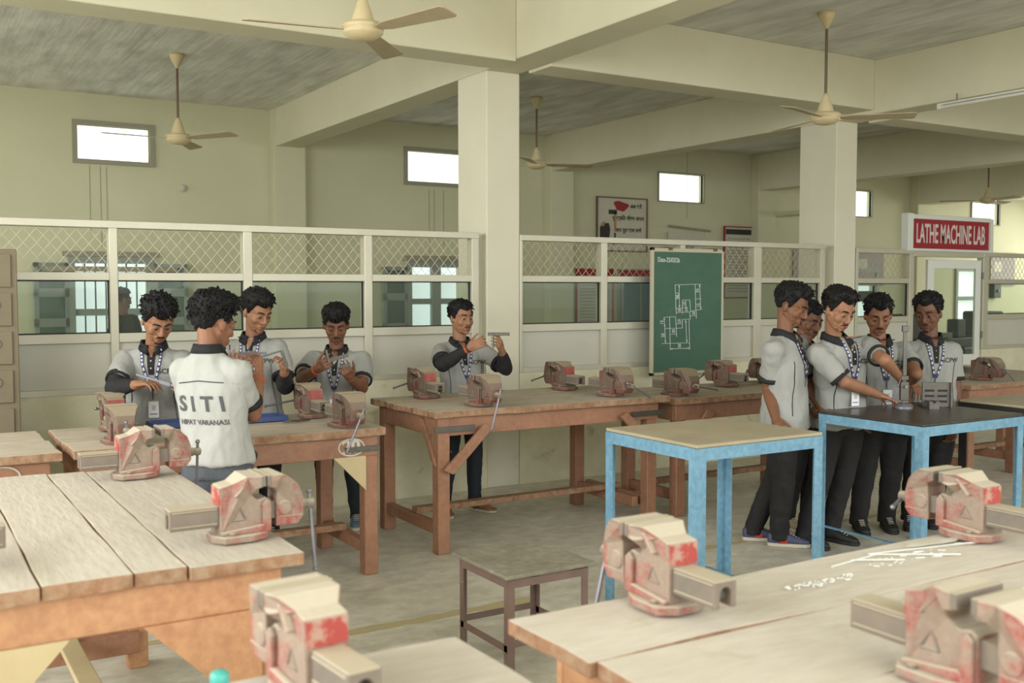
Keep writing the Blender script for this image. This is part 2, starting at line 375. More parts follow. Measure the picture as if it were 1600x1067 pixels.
# conduit line on column foot, drips below windows
# windows -------------------------------------------------------
wn = 1
def hiwin(x0, x1, z0, z1):
    global wn
    e = bpy.data.objects.new('window_%d' % wn, None); C.objects.link(e); e['kind'] = 'structure'; wn += 1
    g = G(); t = .055 if x0 < 10 else .02
    g.box(x0-t, x1+t, YF-.03, YF+.04, z1, z1+t); g.box(x0-t, x1+t, YF-.03, YF+.04, z0-t, z0)
    g.box(x0-t, x0, YF-.03, YF+.04, z0, z1); g.box(x1, x1+t, YF-.03, YF+.04, z0, z1)
    g.build('window_frame', 'sill', e)
    G().box(x0, x1, YF+.10, YF+.11, z0, z1).build('pane', 'frost', e)
for h in hi: hiwin(*h)
def lowwin(x0, x1, z0, z1, bars, mull, shutters, mid):
    global wn
    e = bpy.data.objects.new('window_%d' % wn, None); C.objects.link(e); e['kind'] = 'structure'; wn += 1
    g = G(); t = .07
    g.box(x0-t, x1+t, YF-.04, YF+.05, z1, z1+t); g.box(x0-t, x1+t, YF-.04, YF+.05, z0-t, z0)
    g.box(x0-t, x0, YF-.04, YF+.05, z0, z1); g.box(x1, x1+t, YF-.04, YF+.05, z0, z1)
    g.build('window_frame', 'shutter', e)
    G().box(x0, x1, YF+.13, YF+.14, z0, z1).build('pane', 'frostb', e)
    for k in range(bars):
        x = x0+(x1-x0)*(k+1)/(bars+1); G().box(x-.008, x+.008, YF+.04, YF+.056, z0, z1).build('bar', 'bar', e)
    if mull:
        G().box((x0+x1)/2-.07, (x0+x1)/2+.07, YF-.02, YF+.05, z0, z1).build('mullion', 'shutter', e)
    G().box(x0, x1, YF-.0, YF+.06, mid-.045, mid+.035).build('transom', 'shutter', e)
    for s in shutters:
        mt = Matrix.Translation((s[0], YF-.02, 0)) @ Matrix.Rotation(R(s[1]), 4, 'Z')
        for k in range(3):
            za = z0+(z1-z0)*k/3; zb = z0+(z1-z0)*(k+1)/3
            q = G(); wdt = .40
            q.box(0, wdt, -.02, .02, za, za+.05, mt); q.box(0, wdt, -.02, .02, zb-.05, zb, mt); q.box(0, .05, -.02, .02, za, zb, mt); q.box(wdt-.05, wdt, -.02, .02, za, zb, mt)
            f = q.build('shutter_frame', 'shutter', e)
            G().box(.05, wdt-.05, -.006, .006, za+.05, zb-.05, mt).build('shutter_panel', 'tinted', e)
lowwin(*lo[0], 6, False, [(1.86, 180+14), (2.83, -14)], 1.42)
G().box(1.55, 3.1, YF-.10, YF, 1.90, 1.96).build('ledge', 'sill', bpy.data.objects['window_6'])
G().box(1.8, 2.9, YF-.05, YF, 2.08, 2.14).build('ledge', 'sill', bpy.data.objects['window_6'])
lowwin(*lo[1], 0, True, [(6.26, 180+10)], 1.52)
G().box(6.2, 7.3, YF-.06, YF, 2.08, 2.16).build('ledge', 'sill', bpy.data.objects['window_7'])
lowwin(*lo[2], 0, False, [], 1.5)
lowwin(*lo[3], 0, False, [], 1.5)
# ------------------------------------------------------------------ partitions
def grille(parent, x0, x1, z0, z1, y):
    g = G(); p = .082; q = .098; r = .0021     # diamonds of expanded metal
    W = x1-x0; H = z1-z0
    def clip(xa, za, xb, zb):
        pts = []; dx, dz = xb-xa, zb-za; t0, t1 = 0, 1
        for pp, qq in ((-dx, xa-x0), (dx, x1-xa), (-dz, za-z0), (dz, z1-za)):
            if pp == 0: continue
            t = qq/pp
            if pp < 0: t0 = max(t0, t)
            else: t1 = min(t1, t)
        if t0 >= t1: return None
        return (xa+dx*t0, za+dz*t0, xa+dx*t1, za+dz*t1)
    span = H*p/q
    k = -int(span/p)-2
    while x0+k*p < x1+span+p:
        for sgn in (1, -1):
            xa = x0+k*p
            c = clip(xa, z0, xa+sgn*span, z1)
            if c and math.hypot(c[2]-c[0], c[3]-c[1]) > .01: g.tube((c[0], y+sgn*.002, c[1]), (c[2], y+sgn*.002, c[3]), r, n=4, cap=False)
        k += 1
    o = g.build('wire_grille', 'alu_edge', parent); o['kind'] = 'stuff'
def partition(label, posts, left_open, right_end, ztop=2.16, ztext=None):
    x0, x1 = posts[0][0], posts[-1][1]
    t = thing('glazed_partition', label, 'partition', ((x0+x1)/2, YP+.04, .97))
    ox, oy, oz = t.location
    def B(nm, m, a, b, c, d, e, f, bev=.003): return G().box(a-ox, b-ox, c-oy, d-oy, e-oz, f-oz).build(nm, m, t, bevel=bev)
    for a, b in posts: B('post', 'white_post' if (a, b) in () else 'alu', a, b, YP-.005, YP+.085, .97, ztop-.04)
    B('top_rail', 'alu', x0, x1, YP-.012, YP+.095, ztop-.045, ztop+.005)
    for i in range(len(posts)-1):
        a, b = posts[i][1], posts[i+1][0]
        for z0, z1 in ((.97, 1.015), (1.325, 1.39), (1.755, 1.81)):
            B('rail', 'alu', a, b, YP-.002, YP+.08, z0, z1)
        for z0, z1 in ((1.39, 1.755),):    # black gasket round the pane
            g = G(); s = .008
            g.box(a-ox, b-ox, YP+.028-oy, YP+.05-oy, z0-oz, z0+s-oz); g.box(a-ox, b-ox, YP+.028-oy, YP+.05-oy, z1-s-oz, z1-oz)
            g.box(a-ox, a+s-ox, YP+.028-oy, YP+.05-oy, z0-oz, z1-oz); g.box(b-s-ox, b-ox, YP+.028-oy, YP+.05-oy, z0-oz, z1-oz)
            g.build('gasket', 'black', t)
            B('glass_pane', 'glass', a+s, b-s, YP+.037, YP+.041, z0+s, z1-s, 0)
        B('lower_panel', 'board', a, b, YP+.03, YP+.045, 1.015, 1.325, 0)
        grille(t, a-ox, b-ox, 1.81-oz, ztop-.045-oz, YP+.04-oy)
    return t
partition('long aluminium and glass partition behind the men at the left benches', [(-1.5,-1.43),(-.54,-.46),(.40,.47),(1.33,1.385),(2.265,2.33),(3.225,3.29),(4.19,4.255)], 0, 0)
partition('aluminium and glass partition with the green chalkboard hung on it', [(4.66,4.69),(5.53,5.595),(6.46,6.52),(7.42,7.52),(8.37,8.44)], 0, 0, 2.155)
partition('short glazed partition bay between the right pillar and the red sign', [(8.92,8.96),(9.81,9.885)], 0, 0, 2.13)
partition('glazed partition to the right of the lathe lab door', [(11.16,11.26),(12.2,12.28),(12.8,12.86)], 0, 0, 2.12)
# door with frame of the lathe lab, standing ajar
d = bpy.data.objects.new('door_1', None); C.objects.link(d); d['kind'] = 'structure'; d.location = (11.14, YP+.03, 0)
def DB(nm, m, *a, mt=None, bev=.003): return G().box(*a, mt).build(nm, m, d, bevel=bev)
mt = Matrix.Rotation(R(-8), 4, 'Z')
for nm, m, a in (('door_stile','white_post',(-.08,-.0,-.02,.02,.03,2.03)), ('door_stile','white_post',(-.84,-.74,-.02,.02,.03,2.03)),
                 ('door_rail','white_post',(-.74,-.08,-.02,.02,1.93,2.03)), ('door_rail','white_post',(-.74,-.08,-.02,.02,.80,.92)), ('door_rail','white_post',(-.74,-.08,-.02,.02,.03,.15)),
                 ('door_glass','glass',(-.74,-.08,-.003,.003,.92,1.93)), ('door_panel','board',(-.74,-.08,-.008,.008,.15,.80))):
    DB(nm, m, *a, mt=mt, bev=.003 if 'glass' not in nm else 0)
for z in (.5, 1.15, 1.85): G().tube((.012, -.03, z-.04), (.012, -.03, z+.04), .012, n=8).build('hinge', 'dsteel', d)
G().box(-1.26, .02, -.04, .05, 2.06, 2.12).build('door_head', 'alu', d, bevel=.003)
# sign
t = thing('lab_sign', 'red lathe machine lab sign in a white frame above the door', 'sign', (10.55, YP+.02, 2.12))
sx0, sx1 = -.72, .70
for a in ((sx0-.09, sx0, -.05, .05, 0, .42), (sx1, sx1+.05, -.05, .05, 0, .40), (sx0, sx1, -.05, .05, .36, .41), (sx0, sx1, -.05, .05, 0, .03)):
    G().box(*a).build('sign_frame', 'signwhite', t, bevel=.004)
G().box(sx0, sx1, -.02, .02, .03, .36).build('sign_board', 'signred', t)
text('LATHE MACHINE LAB', .30, 'signtext', 'lettering', t, sx=.435, mt=Matrix.Translation((-.01, -.023, .19)) @ Matrix.Rotation(R(90), 4, 'X'), bold=.006)

# ------------------------------------------------------------------ things on the far wall
def poster(name, label, cat, x0, x1, z0, z1, m='paper', frame=None, group=None, y=YF):
    t = thing(name, label, cat, ((x0+x1)/2, y-.02, z0), group=group)
    W, H = (x1-x0)/2, z1-z0
    G().box(-W, W, -.008, .0, 0, H).build('sheet', m, t)
    if frame:
        for a in ((-W-.02, -W, -.022, .005, -.02, H+.02), (W, W+.02, -.022, .005, -.02, H+.02), (-W, W, -.022, .005, H, H+.02), (-W, W, -.022, .005, -.02, 0)):
            G().box(*a).build('frame', frame, t)
    return t, W, H
def T(t, s, x, z, size, m='ink', sx=1, nm='lettering', bold=.0):
    return text(s, size, m, nm, t, sx=sx, mt=Matrix.Translation((x, -.010, z)) @ Matrix.Rotation(R(90), 4, 'X'), bold=bold)
t, W, H = poster('safety_poster', 'framed cream safety poster with a red splash and hammer picture', 'poster', 9.55, 10.52, 2.30, 3.12, 'paper', 'fanrod')
for z, s, x, sx in ((.70,'अब करें',.27,1),(.51,'सुरक्षित जीवन अपना',.12,.92),(.32,'आप पूरा काम रखो',.12,.92),(.13,'सुख होगा घर का सपना।',.12,.9)):
    T(t, s, x, z, .085, sx=sx, bold=.002)
sp = [(.0+.135*math.cos(a)*(1+.25*math.sin(3*a+.6)), .70+.085*math.sin(a)*(1+.22*math.cos(2*a+1))) for a in [i*2*math.pi/22 for i in range(22)]]
G().prism([(x-.03, z) for x, z in sp], -.012, -.008).build('red_splash', 'pred', t)
G().box(-.16,-.12,-.012,-.008,.30,.60).build('hammer_handle','tan',t); G().box(-.27,-.11,-.012,-.008,.57,.64).build('hammer_head','ink',t)
G().prism([(-.44,.16),(-.26,.16),(-.24,.34),(-.27,.43),(-.37,.42),(-.44,.36)], -.012, -.008).build('pictured_figure','ink',t); G().box(-.16,-.13,-.012,-.008,.15,.28).build('handle_end','ink',t)
G().prism([(-.44,.37),(-.39,.44),(-.33,.45),(-.36,.38)], -.0135, -.008).build('pictured_hand','tan',t)
t, W, H = poster('rules_board', 'grey notice board with red frame and dark header, right of the window', 'notice board', 12.23, 13.12, 1.55, 2.74, 'paper', 'pred')
G().box(-W+.02, W-.02, -.011, -.008, H-.12, H-.03).build('header', 'ink', t)
for k in range(19): G().box(-W+.06, W-.06-.25*((k*7) % 3 == 0), -.011, -.008, H-.20-k*.05, H-.185-k*.05).build('text_line', 'pgrey', t)
t, W, H = poster('wall_chart', 'faded hanging chart roll above the chalkboard', 'chart', 10.98, 11.75, 2.02, 2.62, 'paper')
for k, (a, b, c, e) in enumerate(((-.3,.05,-.1,.2),(-.02,.3,.25,.32),(-.25,.3,.1,.28))): G().box(a, a+.2, -.011, -.008, b, b+.12).build('faint_drawing', 'pgrey', t)
G().tube((-.38,-.02,H+.10), (.52,-.02,H+.04), .02).build('roller', 'sill', t)
for (x0, x1, hx) in ((9.16, 9.84, 0), (9.98, 10.62, 1)):
    t, W, H = poster('notice_board', ('white notice board of small print with a red header, left of the tinted door' if hx == 0 else 'red headed board half hidden behind the partition post'), 'notice board', x0, x1, 1.0, 1.99, 'paper' if hx == 0 else 'pblue', 'pred' if hx == 0 else 'sill')
    G().box(-W, W, -.012, -.008, H-.09, H).build('header', 'pred', t)
    if hx == 0:
        for k in range(16): G().box(-W+.06, W-.06, -.011, -.008, H-.15-k*.05, H-.138-k*.05).build('text_line', 'pgrey', t)
    else:
        G().box(-W+.05, -W+.08, -.014, -.008, 0, H-.1).build('stile', 'sill', t); G().box(.1, .13, -.014, -.008, 0, H-.1).build('stile', 'sill', t)
for x, lab in ((14.3, 'faded wall chart just right of the right pillar'), (15.9, 'faded wall chart left of the lathe lab sign'), (20.1, 'faded wall chart at the far right behind the sign')):
    t, W, H = poster('wall_chart', lab, 'chart', x-.42, x+.42, 1.75, 2.4, 'pgrey')
    G().box(-.3,-.05,-.011,-.008,.3,.5).build('faint_drawing','paper',t); G().tube((-.5,-.015,H+.03),(.5,-.015,H+.03),.015).build('roller','sill',t)
t, W, H = poster('dark_board', 'dark panel behind the mesh right of the pillar', 'board', 14.6, 16.0, 1.45, 1.65, 'ink')
for x, z, lab in ((12.0, 1.25, 'small dark switch box on the far wall behind the right bays'), (19.8, 1.5, 'wall mounted dark drill apparatus seen through the right pane')):
    t = thing('switch_box', lab, 'switch box', (x, YF-.06, z)); G().box(-.12,.12,-.06,.06,0,.3).build('box_body','apparatus',t,bevel=.01); G().tube((.0,-.06,.15),(.0,-.09,.15),.03).build('knob','dsteel',t)
t = thing('wall_socket', 'small round white fitting on the far wall under the left window', 'fitting', (3.19, YF, 2.94))
G().lathe([(.05,0),(.05,-.02),(.03,-.03),(.03,-.06),(.01,-.065)], 16, axis='y').build('cover', 'paper', t)
# drip streaks and a cable on the far wall below the high windows
for x, z0, z1 in ((2.12,2.35,3.15),(2.24,2.2,3.15),(2.31,2.4,3.15),(6.62,2.2,3.1),(6.70,2.4,3.1),(6.85,2.3,3.1),(11.4,2.85,4.0)):
    o = G().box(x-.004,x+.004,YF-.003,YF,z0,z1).build('trim_%d' % n,'sill'); struct(o); n += 1
# machine outlines in the lathe lab behind the glass
def lathe_machine(x, y, rz, label):
    t = thing('lathe_machine', label, 'machine', (x, y, 0), rz)
    G().box(-.9,-.55,-.25,.25,0,.75).build('pedestal','apparatus',t,bevel=.02); G().box(.55,.9,-.25,.25,0,.75).build('pedestal','apparatus',t,bevel=.02)
    G().box(-.95,.95,-.2,.2,.75,.9).build('bed','apparatus',t,bevel=.01); G().box(-.95,-.45,-.24,.24,.9,1.3).build('headstock','apparatus',t,bevel=.03)
    G().lathe([(.1,0),(.1,.08),(.05,.09)],16,at=(-.45,0,1.12),axis='x').build('chuck','dsteel',t); G().box(.6,.85,-.1,.1,.9,1.2).build('tailstock','apparatus',t,bevel=.02)
    G().box(-.1,.2,-.25,.25,.9,1.0).build('carriage','dsteel',t,bevel=.01)
lathe_machine(14.2, 10.4, R(5), 'dark lathe in the room behind the lathe lab door')
lathe_machine(17.2, 11.0, R(-4), 'dark lathe beyond the rightmost glazed bay')

# chalkboard
t = thing('chalkboard', 'tall green chalkboard with chalk drawing hung on the partition', 'chalkboard', (6.42, 7.33, .90))
G().box(-.415,.415,-.012,.012,.02,1.15).build('board_surface','chalkboard',t)
for a in ((-.44,-.415,-.018,.018,0,1.17),(.415,.44,-.018,.018,0,1.17),(-.415,.415,-.018,.018,0,.025),(-.415,.415,-.018,.018,1.135,1.17)):
    G().box(*a).build('frame','frame_wood',t,bevel=.003)
for x in (-.44,.42): 
    for z in (-.003,1.15): G().box(x,x+.025,-.022,.02,z,z+.025).build('corner_cap','black',t)
for x in (-.25, .30): G().box(x,x+.05,-.022,.145,1.15,1.18).build('hanging_clip','fanrod',t)
text('Date-25/03/26', .062, 'chalk', 'chalk_lettering', t, sx=.72, mt=Matrix.Translation((-.24,-.0135,1.06)) @ Matrix.Rotation(R(90),4,'X') @ Matrix.Rotation(R(-1),4,'Z'))
# drawing digitised in board coordinates (px of the 584x1067 crop)
def bp(x, y): return ((x-18)/ (565-18)*.83-.415, 1.145-(y-48)/(1030-48)*1.12)
g = G()
def st(*pts, r=.0022):
    for a, b in zip(pts[:-1], pts[1:]):
        A = bp(*a); B = bp(*b); g.tube((A[0],-.0135,A[1]),(B[0],-.0135,B[1]), r, n=4)
st((185,322),(345,316),(353,530),(310,540),(303,445),(245,447),(243,512),(192,512),(185,322)); st((216,322),(220,508)); st((345,316),(395,318)); st((382,318),(393,525),(353,530)); st((352,438),(397,436)); st((405,524),(380,526))
st((192,512),(196,560)); st((243,512),(245,556)); st((303,540),(308,605)); st((196,548),(303,544)); st((308,578),(358,574)); st((356,535),(358,600)); st((268,450),(272,508)); st((245,508),(285,507)); st((190,388),(215,388),(200,440))
st((143,582),(190,580),(196,676),(245,674),(243,606),(298,603),(304,798),(85,796)); st((143,582),(150,850)); st((95,585),(143,582)); st((100,590),(112,796)); st((105,674),(196,676)); st((196,640),(243,638)); st((196,676),(200,745)); st((150,724),(198,722)); st((272,612),(282,792)); st((304,798),(307,855)); st((150,842),(307,842),r=.003)
for (x, y, sx_, sy) in ((100,590,0,1),(112,790,0,-1),(105,660,0,-1),(272,615,0,1),(282,790,0,-1),(216,325,0,1),(220,505,0,-1),(382,322,0,1),(393,520,0,-1),(155,842,1,0),(302,842,-1,0)):
    A = bp(x, y); dx, dz = sx_*.018, -sy*.018; 
    for q in (-1, 1): g.tube((A[0],-.0135,A[1]),(A[0]+dx+q*.007*(sy != 0),-.0135,A[1]+dz+q*.007*(sx_ != 0)),.0018,n=4)
g.build('chalk_drawing','chalk',t)
for s, x, y, r_ in (('15',82,625,90),('20',92,730,90),('10',172,700,0),('15',218,618,0),('30',222,820,0),('10',218,528,0),('15',274,526,0),('10',333,555,0),('30',365,370,90),('15',374,490,90),('30',205,420,90),('15',262,478,90)):
    A = bp(x, y); text(s,.05,'chalk','chalk_lettering',t,sx=.8,mt=Matrix.Translation((A[0],-.0135,A[1])) @ Matrix.Rotation(R(90),4,'X') @ Matrix.Rotation(R(r_),4,'Z'))

# locker
t = thing('steel_locker', 'old grey-brown steel locker cabinet against the partition at left', 'locker', (.10, 7.2, 0))
G().box(-.58,.60,-.25,.22,0,1.94).build('cabinet_shell','locker',t,bevel=.004)
for c in range(3):
    for r_ in range(8):
        x0 = -.56+c*.385; z0 = .04+r_*.236
        dr = G().box(x0+.01,x0+.355,-.262,-.25,z0+.015,z0+.216).build('locker_door','locker',t,bevel=.003)
        G().box(x0+.03,x0+.04,-.275,-.262,z0+.09,z0+.13).build('latch','dsteel',dr)
        if c < 2 or r_ not in (4, 5, 6): continue
        text(str(16-r_), .055, 'ink', 'painted_number', dr, mt=Matrix.Translation((x0+.24,-.2635,z0+.14)) @ Matrix.Rotation(R(90),4,'X'))
        gg = G(); 
        for i in range(14):
            a, b = i*2*math.pi/14, (i+1)*2*math.pi/14
            gg.tube((x0+.24+.055*math.cos(a),-.2635,z0+.14+.038*math.sin(a)),(x0+.24+.055*math.cos(b),-.2635,z0+.14+.038*math.sin(b)),.0016,n=3)
        gg.build('painted_ring','ink',dr)

# ------------------------------------------------------------------ ceiling fans
def fan(x, y, zm, zh, rz, label, blade=.60):
    t = thing('ceiling_fan', label, 'fan', (x, y, zh), R(rz), 'ceiling fans')
    H = zm-zh
    G().lathe([(.012,H-.14),(.07,H-.03),(.075,H),(.02,H)],18).build('canopy','fan',t,smooth=True)
    G().tube((0,0,.12),(0,0,H-.1),.012,n=10).build('down_rod','fanrod',t)
    G().lathe([(.015,.20),(.03,.17),(.055,.10),(.07,.045),(.07,.04)],20).build('lower_canopy','fan',t,smooth=True)
    G().lathe([(.05,.045),(.115,.035),(.128,.02),(.128,.005),(.12,.0),(.122,-.018),(.112,-.03),(.08,-.052),(.04,-.062),(.005,-.064)],24).build('motor','fan',t,smooth=True)
    for k in range(3):
        mt = Matrix.Rotation(R(120*k),4,'Z') @ Matrix.Translation((.12,0,-.005)) @ Matrix.Rotation(R(-11),4,'X')
        o = G().prism([(0,-.02),(.08,-.05),(blade-.02,-.075),(blade,-.05),(blade,.055),(blade-.02,.07),(.08,.05),(0,.02)],-.003,.003,plane='xy',mt=mt).build('blade','fanblade',t)
        G().prism([(-.03,-.018),(.10,-.022),(.10,.022),(-.03,.018)],.003,.008,plane='xy',mt=mt).build('blade_arm','fan',o)
    return t
fan(2.48, 5.75, ZC, 3.24, 50, 'cream ceiling fan nearest the camera at top centre-left', .58)
fan(2.52, 10.42, ZC, 3.18, -58, 'cream ceiling fan in the left far room before the left window')
fan(6.77, 10.48, ZC, 3.20, -15, 'cream ceiling fan behind the central pillar, above the safety poster')
fan(6.77, 6.02, ZC, 3.13, 78, 'cream ceiling fan in front of the right pillar')
fan(15.0, 10.0, 3.9, 3.10, 10, 'small dark ceiling fan above the lathe lab sign')
t = thing('tube_light', 'unlit fluorescent tube batten hung beside the right beam', 'lamp', (8.52, 5.6, 3.40))
G().box(-.012,.012,-.62,.62,.02,.035).build('batten','signwhite',t); G().tube((-.0,-.6,0),(0,.6,0),.014).build('tube','tube',t)
for y in (-.6,.6): G().box(-.015,.015,y-.02,y+.02,-.015,.03).build('holder','signwhite',t); G().tube((0,y*.7,.035),(0,y*.7,.10),.006).build('hanger','dsteel',t)

# ------------------------------------------------------------------ benches
def ragged(x0, x1, y0, y1, z0, z1, along, amp=.008, seg=9, seed=0):
    # a plank with uneven long edges and rounded worn arrises
    rr = random.Random(seed); pts = []
    def side(a, b, fixed, ax, n):
        out = []
        for i in range(n):
            f = a+(b-a)*i/n; o = fixed+rr.uniform(-amp, amp)*(1 if i else .3)
            out.append((f, o) if ax == 'x' else (o, f))
        return out
    nx = seg if along == 'x' else 3; ny = 3 if along == 'x' else seg
    pts = side(x0, x1, y0, 'x', nx)+side(y0, y1, x1, 'y', ny)+side(x1, x0, y1, 'x', nx)+side(y1, y0, x0, 'y', ny)
    return G().prism(pts, z0, z1, plane='xy')
def two_tone(o, m2):
    # side faces of the plank show worn edge colour
    me = o.data; me.materials.append(M[m2])
    for p in me.polygons:
        if abs(p.normal.z) < .5: p.material_index = 1
def bench(label, x0, x1, y0, y1, z, along, cuts, wood, legs, seed, apron=.125, th=.042, stretch=True, over=.05, amp=.008, top='top', braces=(), number=None, lowz=.19, legw=.085, name='workbench', group='wooden vise benches', skip=()):
    cx, cy = (x0+x1)/2, (y0+y1)/2
    t = thing(name, label, 'workbench', (cx, cy, 0), 0, group)
    X0, X1_, Y0, Y1 = x0-cx, x1-cx, y0-cy, y1-cy
    for i in range(len(cuts)-1):
        a, b = cuts[i], cuts[i+1]; dz = random.Random(seed*7+i).uniform(-.004, .004)
        s = .002
        if along == 'x': g = ragged(X0+random.Random(seed+i).uniform(0,.02), X1_-random.Random(seed+i+3).uniform(0,.02), a-cy+s, b-cy-s, z-th, z+dz, 'x', amp, seed=seed+i)
        else: g = ragged(a-cx+s, b-cx-s, Y0+random.Random(seed+i).uniform(0,.03), Y1-random.Random(seed+i+3).uniform(0,.08), z-th, z+dz, 'y', amp, seed=seed+i)
        o = g.build('plank', top, t, bevel=.004, seg=2); two_tone(o, 'edge')
    o_ = over; zt = z-th; za = zt-apron
    for a in ((X0+o_, X1_-o_, Y0+o_, Y0+o_+.03), (X0+o_, X1_-o_, Y1-o_-.03, Y1-o_)): G().box(*a, za, zt).build('apron', wood, t, bevel=.004)
    for a in ((X0+o_, X0+o_+.03), (X1_-o_-.03, X1_-o_)): G().box(*a, Y0+o_+.03, Y1-o_-.03, za, zt).build('apron', wood, t, bevel=.004)
    for lx, ly in legs:
        G().box(lx-cx-legw/2, lx-cx+legw/2, ly-cy-legw/2, ly-cy+legw/2, 0, zt).build('leg', wood, t, bevel=.005)
    if stretch:
        xs = sorted({l[0] for l in legs}); yy = sorted({l[1] for l in legs})
        for lx in xs: G().box(lx-cx-.025, lx-cx+.025, yy[0]-cy+legw/2, yy[-1]-cy-legw/2, lowz-.075, lowz).build('cross_stretcher', wood, t, bevel=.004)
        G().box(xs[0]-cx, xs[-1]-cx, -.04, .04, lowz, lowz+.04).build('long_stretcher', 'edge' if wood == 'wood' else wood, t, bevel=.004)
    for (bx, sx_, m) in braces:    # triangular corner gusset on the front, sx_ = side it opens to
        g = G(); yb = Y0+o_-.008
        g.prism([(bx-cx, za+.005), (bx-cx+sx_*.20, za+.005), (bx-cx, za-.20)], yb, yb+.012)
        g.build('corner_gusset', m, t)
    return t
def vbrace(t, pts, m='wood'):
    g = G(); g.tube(pts[0], pts[1], .03, n=4); return g.build('diagonal_brace', m, t)
# foreground left bench (planks run away from the camera)
A = bench('large foreground bench at left with pale planks and an orange frame', -.16, 1.10, 3.02, 4.92, .88, 'y', [-.16, .14, .345, .59, .745, 1.10], 'wood_o', [(-.02,3.14),(.98,3.14),(-.02,4.76),(.93,4.76)], 3, apron=.13, stretch=False, over=.06, amp=.003)
cx, cy = .47, 3.97
G().box(-.49,.46,.72,.78,.08,.175).build('cross_stretcher','wood',A,bevel=.004)
G().box(.12,.20,-.83,.75,.175,.20).build('long_stretcher','ply',A,bevel=.004)
G().box(-.49,.51,-.86,-.80,.08,.17).build('cross_stretcher','wood_o',A,bevel=.004)
yb = 3.02-3.97+.06-.012
G().prism([(.15,.71),(.50,.71),(.50,.42),(.44,.42)], yb, yb+.014).build('corner_gusset','wood_o',A)
G().prism([(-.49,.71),(-.05,.71),(-.30,.44),(-.49,.40)], yb, yb+.014).build('corner_gusset','ply',A)
# far-left bench and bench twenty
Bn = bench('wooden bench partly cut by the left picture edge, painted scrawl on its apron', -1.3, .74, 5.50, 6.47, .88, 'x', [5.50,5.98,6.22,6.47], 'wood', [(-1.2,5.6),(.62,5.62),(-1.2,6.35),(.62,6.35)], 11, top='topx')
Cn = bench('wooden bench before the men at left, painted number 20 on its apron', .78, 2.52, 5.50, 6.47, .88, 'x', [5.50,5.83,6.12,6.47], 'wood', [(.90,5.60),(2.43,5.60),(.90,6.32),(2.43,6.32)], 17, top='topx', braces=[(2.39,-1,'ply')])
def painted(t, s, x, y, z, size, m='chalkdim', ring=True, rx=.08, rz_=.05):
    if s: text(s, size, m, 'painted_number', t, mt=Matrix.Translation((x, y, z)) @ Matrix.Rotation(R(90),4,'X'), bold=.004)
    if ring:
        g = G()
        for i in range(16):
            a, b = i*2*math.pi/16, (i+1)*2*math.pi/16
            g.tube((x+rx*math.cos(a),y,z+rz_*math.sin(a)),(x+rx*math.cos(b),y,z+rz_*math.sin(b)),.006,n=4)
        g.build('painted_ring', m, t)
painted(Cn, '20', 2.30-1.65, -.437, .775, .11); painted(Cn, '7', 1.66-1.65, -.437, .775, .09, 'ink'); painted(Bn, '', .47+.28, -.437, .775, .09)
G().box(2.26-1.65, 2.475-1.65, -.452, -.436, .745, .775).build('iron_strap','dsteel',Cn)
G().box(-.1+.5, .72+.28, -.452, -.436, .72, .75).build('iron_strap','dsteel',Bn)
# middle bench
Dn = bench('long wooden bench in the middle with a rough overhanging top and corner braces', 2.90, 4.84, 5.68, 6.66, .925, 'x', [5.68,6.02,6.36,6.66], 'wood', [(3.01,5.78),(4.72,5.80),(3.01,6.60),(4.62,6.56)], 23, top='topx', amp=.016, over=.07)
ox = 3.87
for sx_ in (1,):
    for (xa, xb, cx_) in ((3.02, 3.30, 0), (4.70, 4.42, 0)):
        G().prism([(xa-ox-(.04 if xb > xa else -.04),.55),(xa-ox+(.03 if xb > xa else -.03),.52),(xb-ox+(.04 if xb > xa else -.04),.80),(xb-ox-(.02 if xb > xa else -.02),.83)], -.52+.03, -.52+.055).build('diagonal_brace','wood',Dn,bevel=.003)
G().prism([(-.40,.78),(-.40,.84),(-.06,.84)][0:0] or [(-.42,.57),(-.36,.60),(-.18,.86),(-.24,.86)], -.97+.05, -.97+.075, plane='yz').build('diagonal_brace','wood',Dn,bevel=.003)
G().box(2.93-ox,3.22-ox,-.462,-.452,.79,.825).build('iron_strap','dsteel',Dn); G().box(4.5-ox,4.80-ox,-.462,-.452,.79,.825).build('iron_strap','dsteel',Dn)
En = bench('wooden bench under the chalkboard, running behind the standing men', 4.90, 7.0, 5.72, 6.55, .89, 'x', [5.72,6.02,6.30,6.55], 'wood', [(5.02,5.83),(6.55,5.85),(5.02,6.42),(6.55,6.42)], 31, top='topx', amp=.012)
G().prism([(5.02-5.95,.52),(5.06-5.95,.50),(5.32-5.95,.77),(5.24-5.95,.79)], -.415+.02, -.415+.045).build('diagonal_brace','wood',En,bevel=.003)
Fn = bench('wooden bench at the far right behind the black-topped table', 8.0, 9.9, 5.45, 6.35, .86, 'x', [5.45,5.9,6.35], 'wood', [(8.12,5.56),(8.85,5.6),(9.7,5.56),(8.12,6.25),(9.7,6.25)], 41, top='topx')
# foreground right bench and small centre bench
Jn = bench('large foreground bench at right with chalk marks on its dusty top', 1.30, 4.6, 1.02, 2.15, .88, 'x', [1.02,1.42,1.80,2.15], 'wood_o', [(1.45,1.15),(4.4,1.15),(1.45,2.02),(4.4,2.02)], 53, amp=.010, over=.09, stretch=False, top='topn')
Kn = bench('foreground bench corner at bottom centre carrying a blurred vise', -.1, 1.13, .95, 2.10, .88, 'x', [.95,1.32,1.72,2.10], 'wood_o', [(.05,1.1),(.98,1.1),(.05,1.98),(.98,1.98)], 61, amp=.008, over=.07, stretch=False, top='topn')
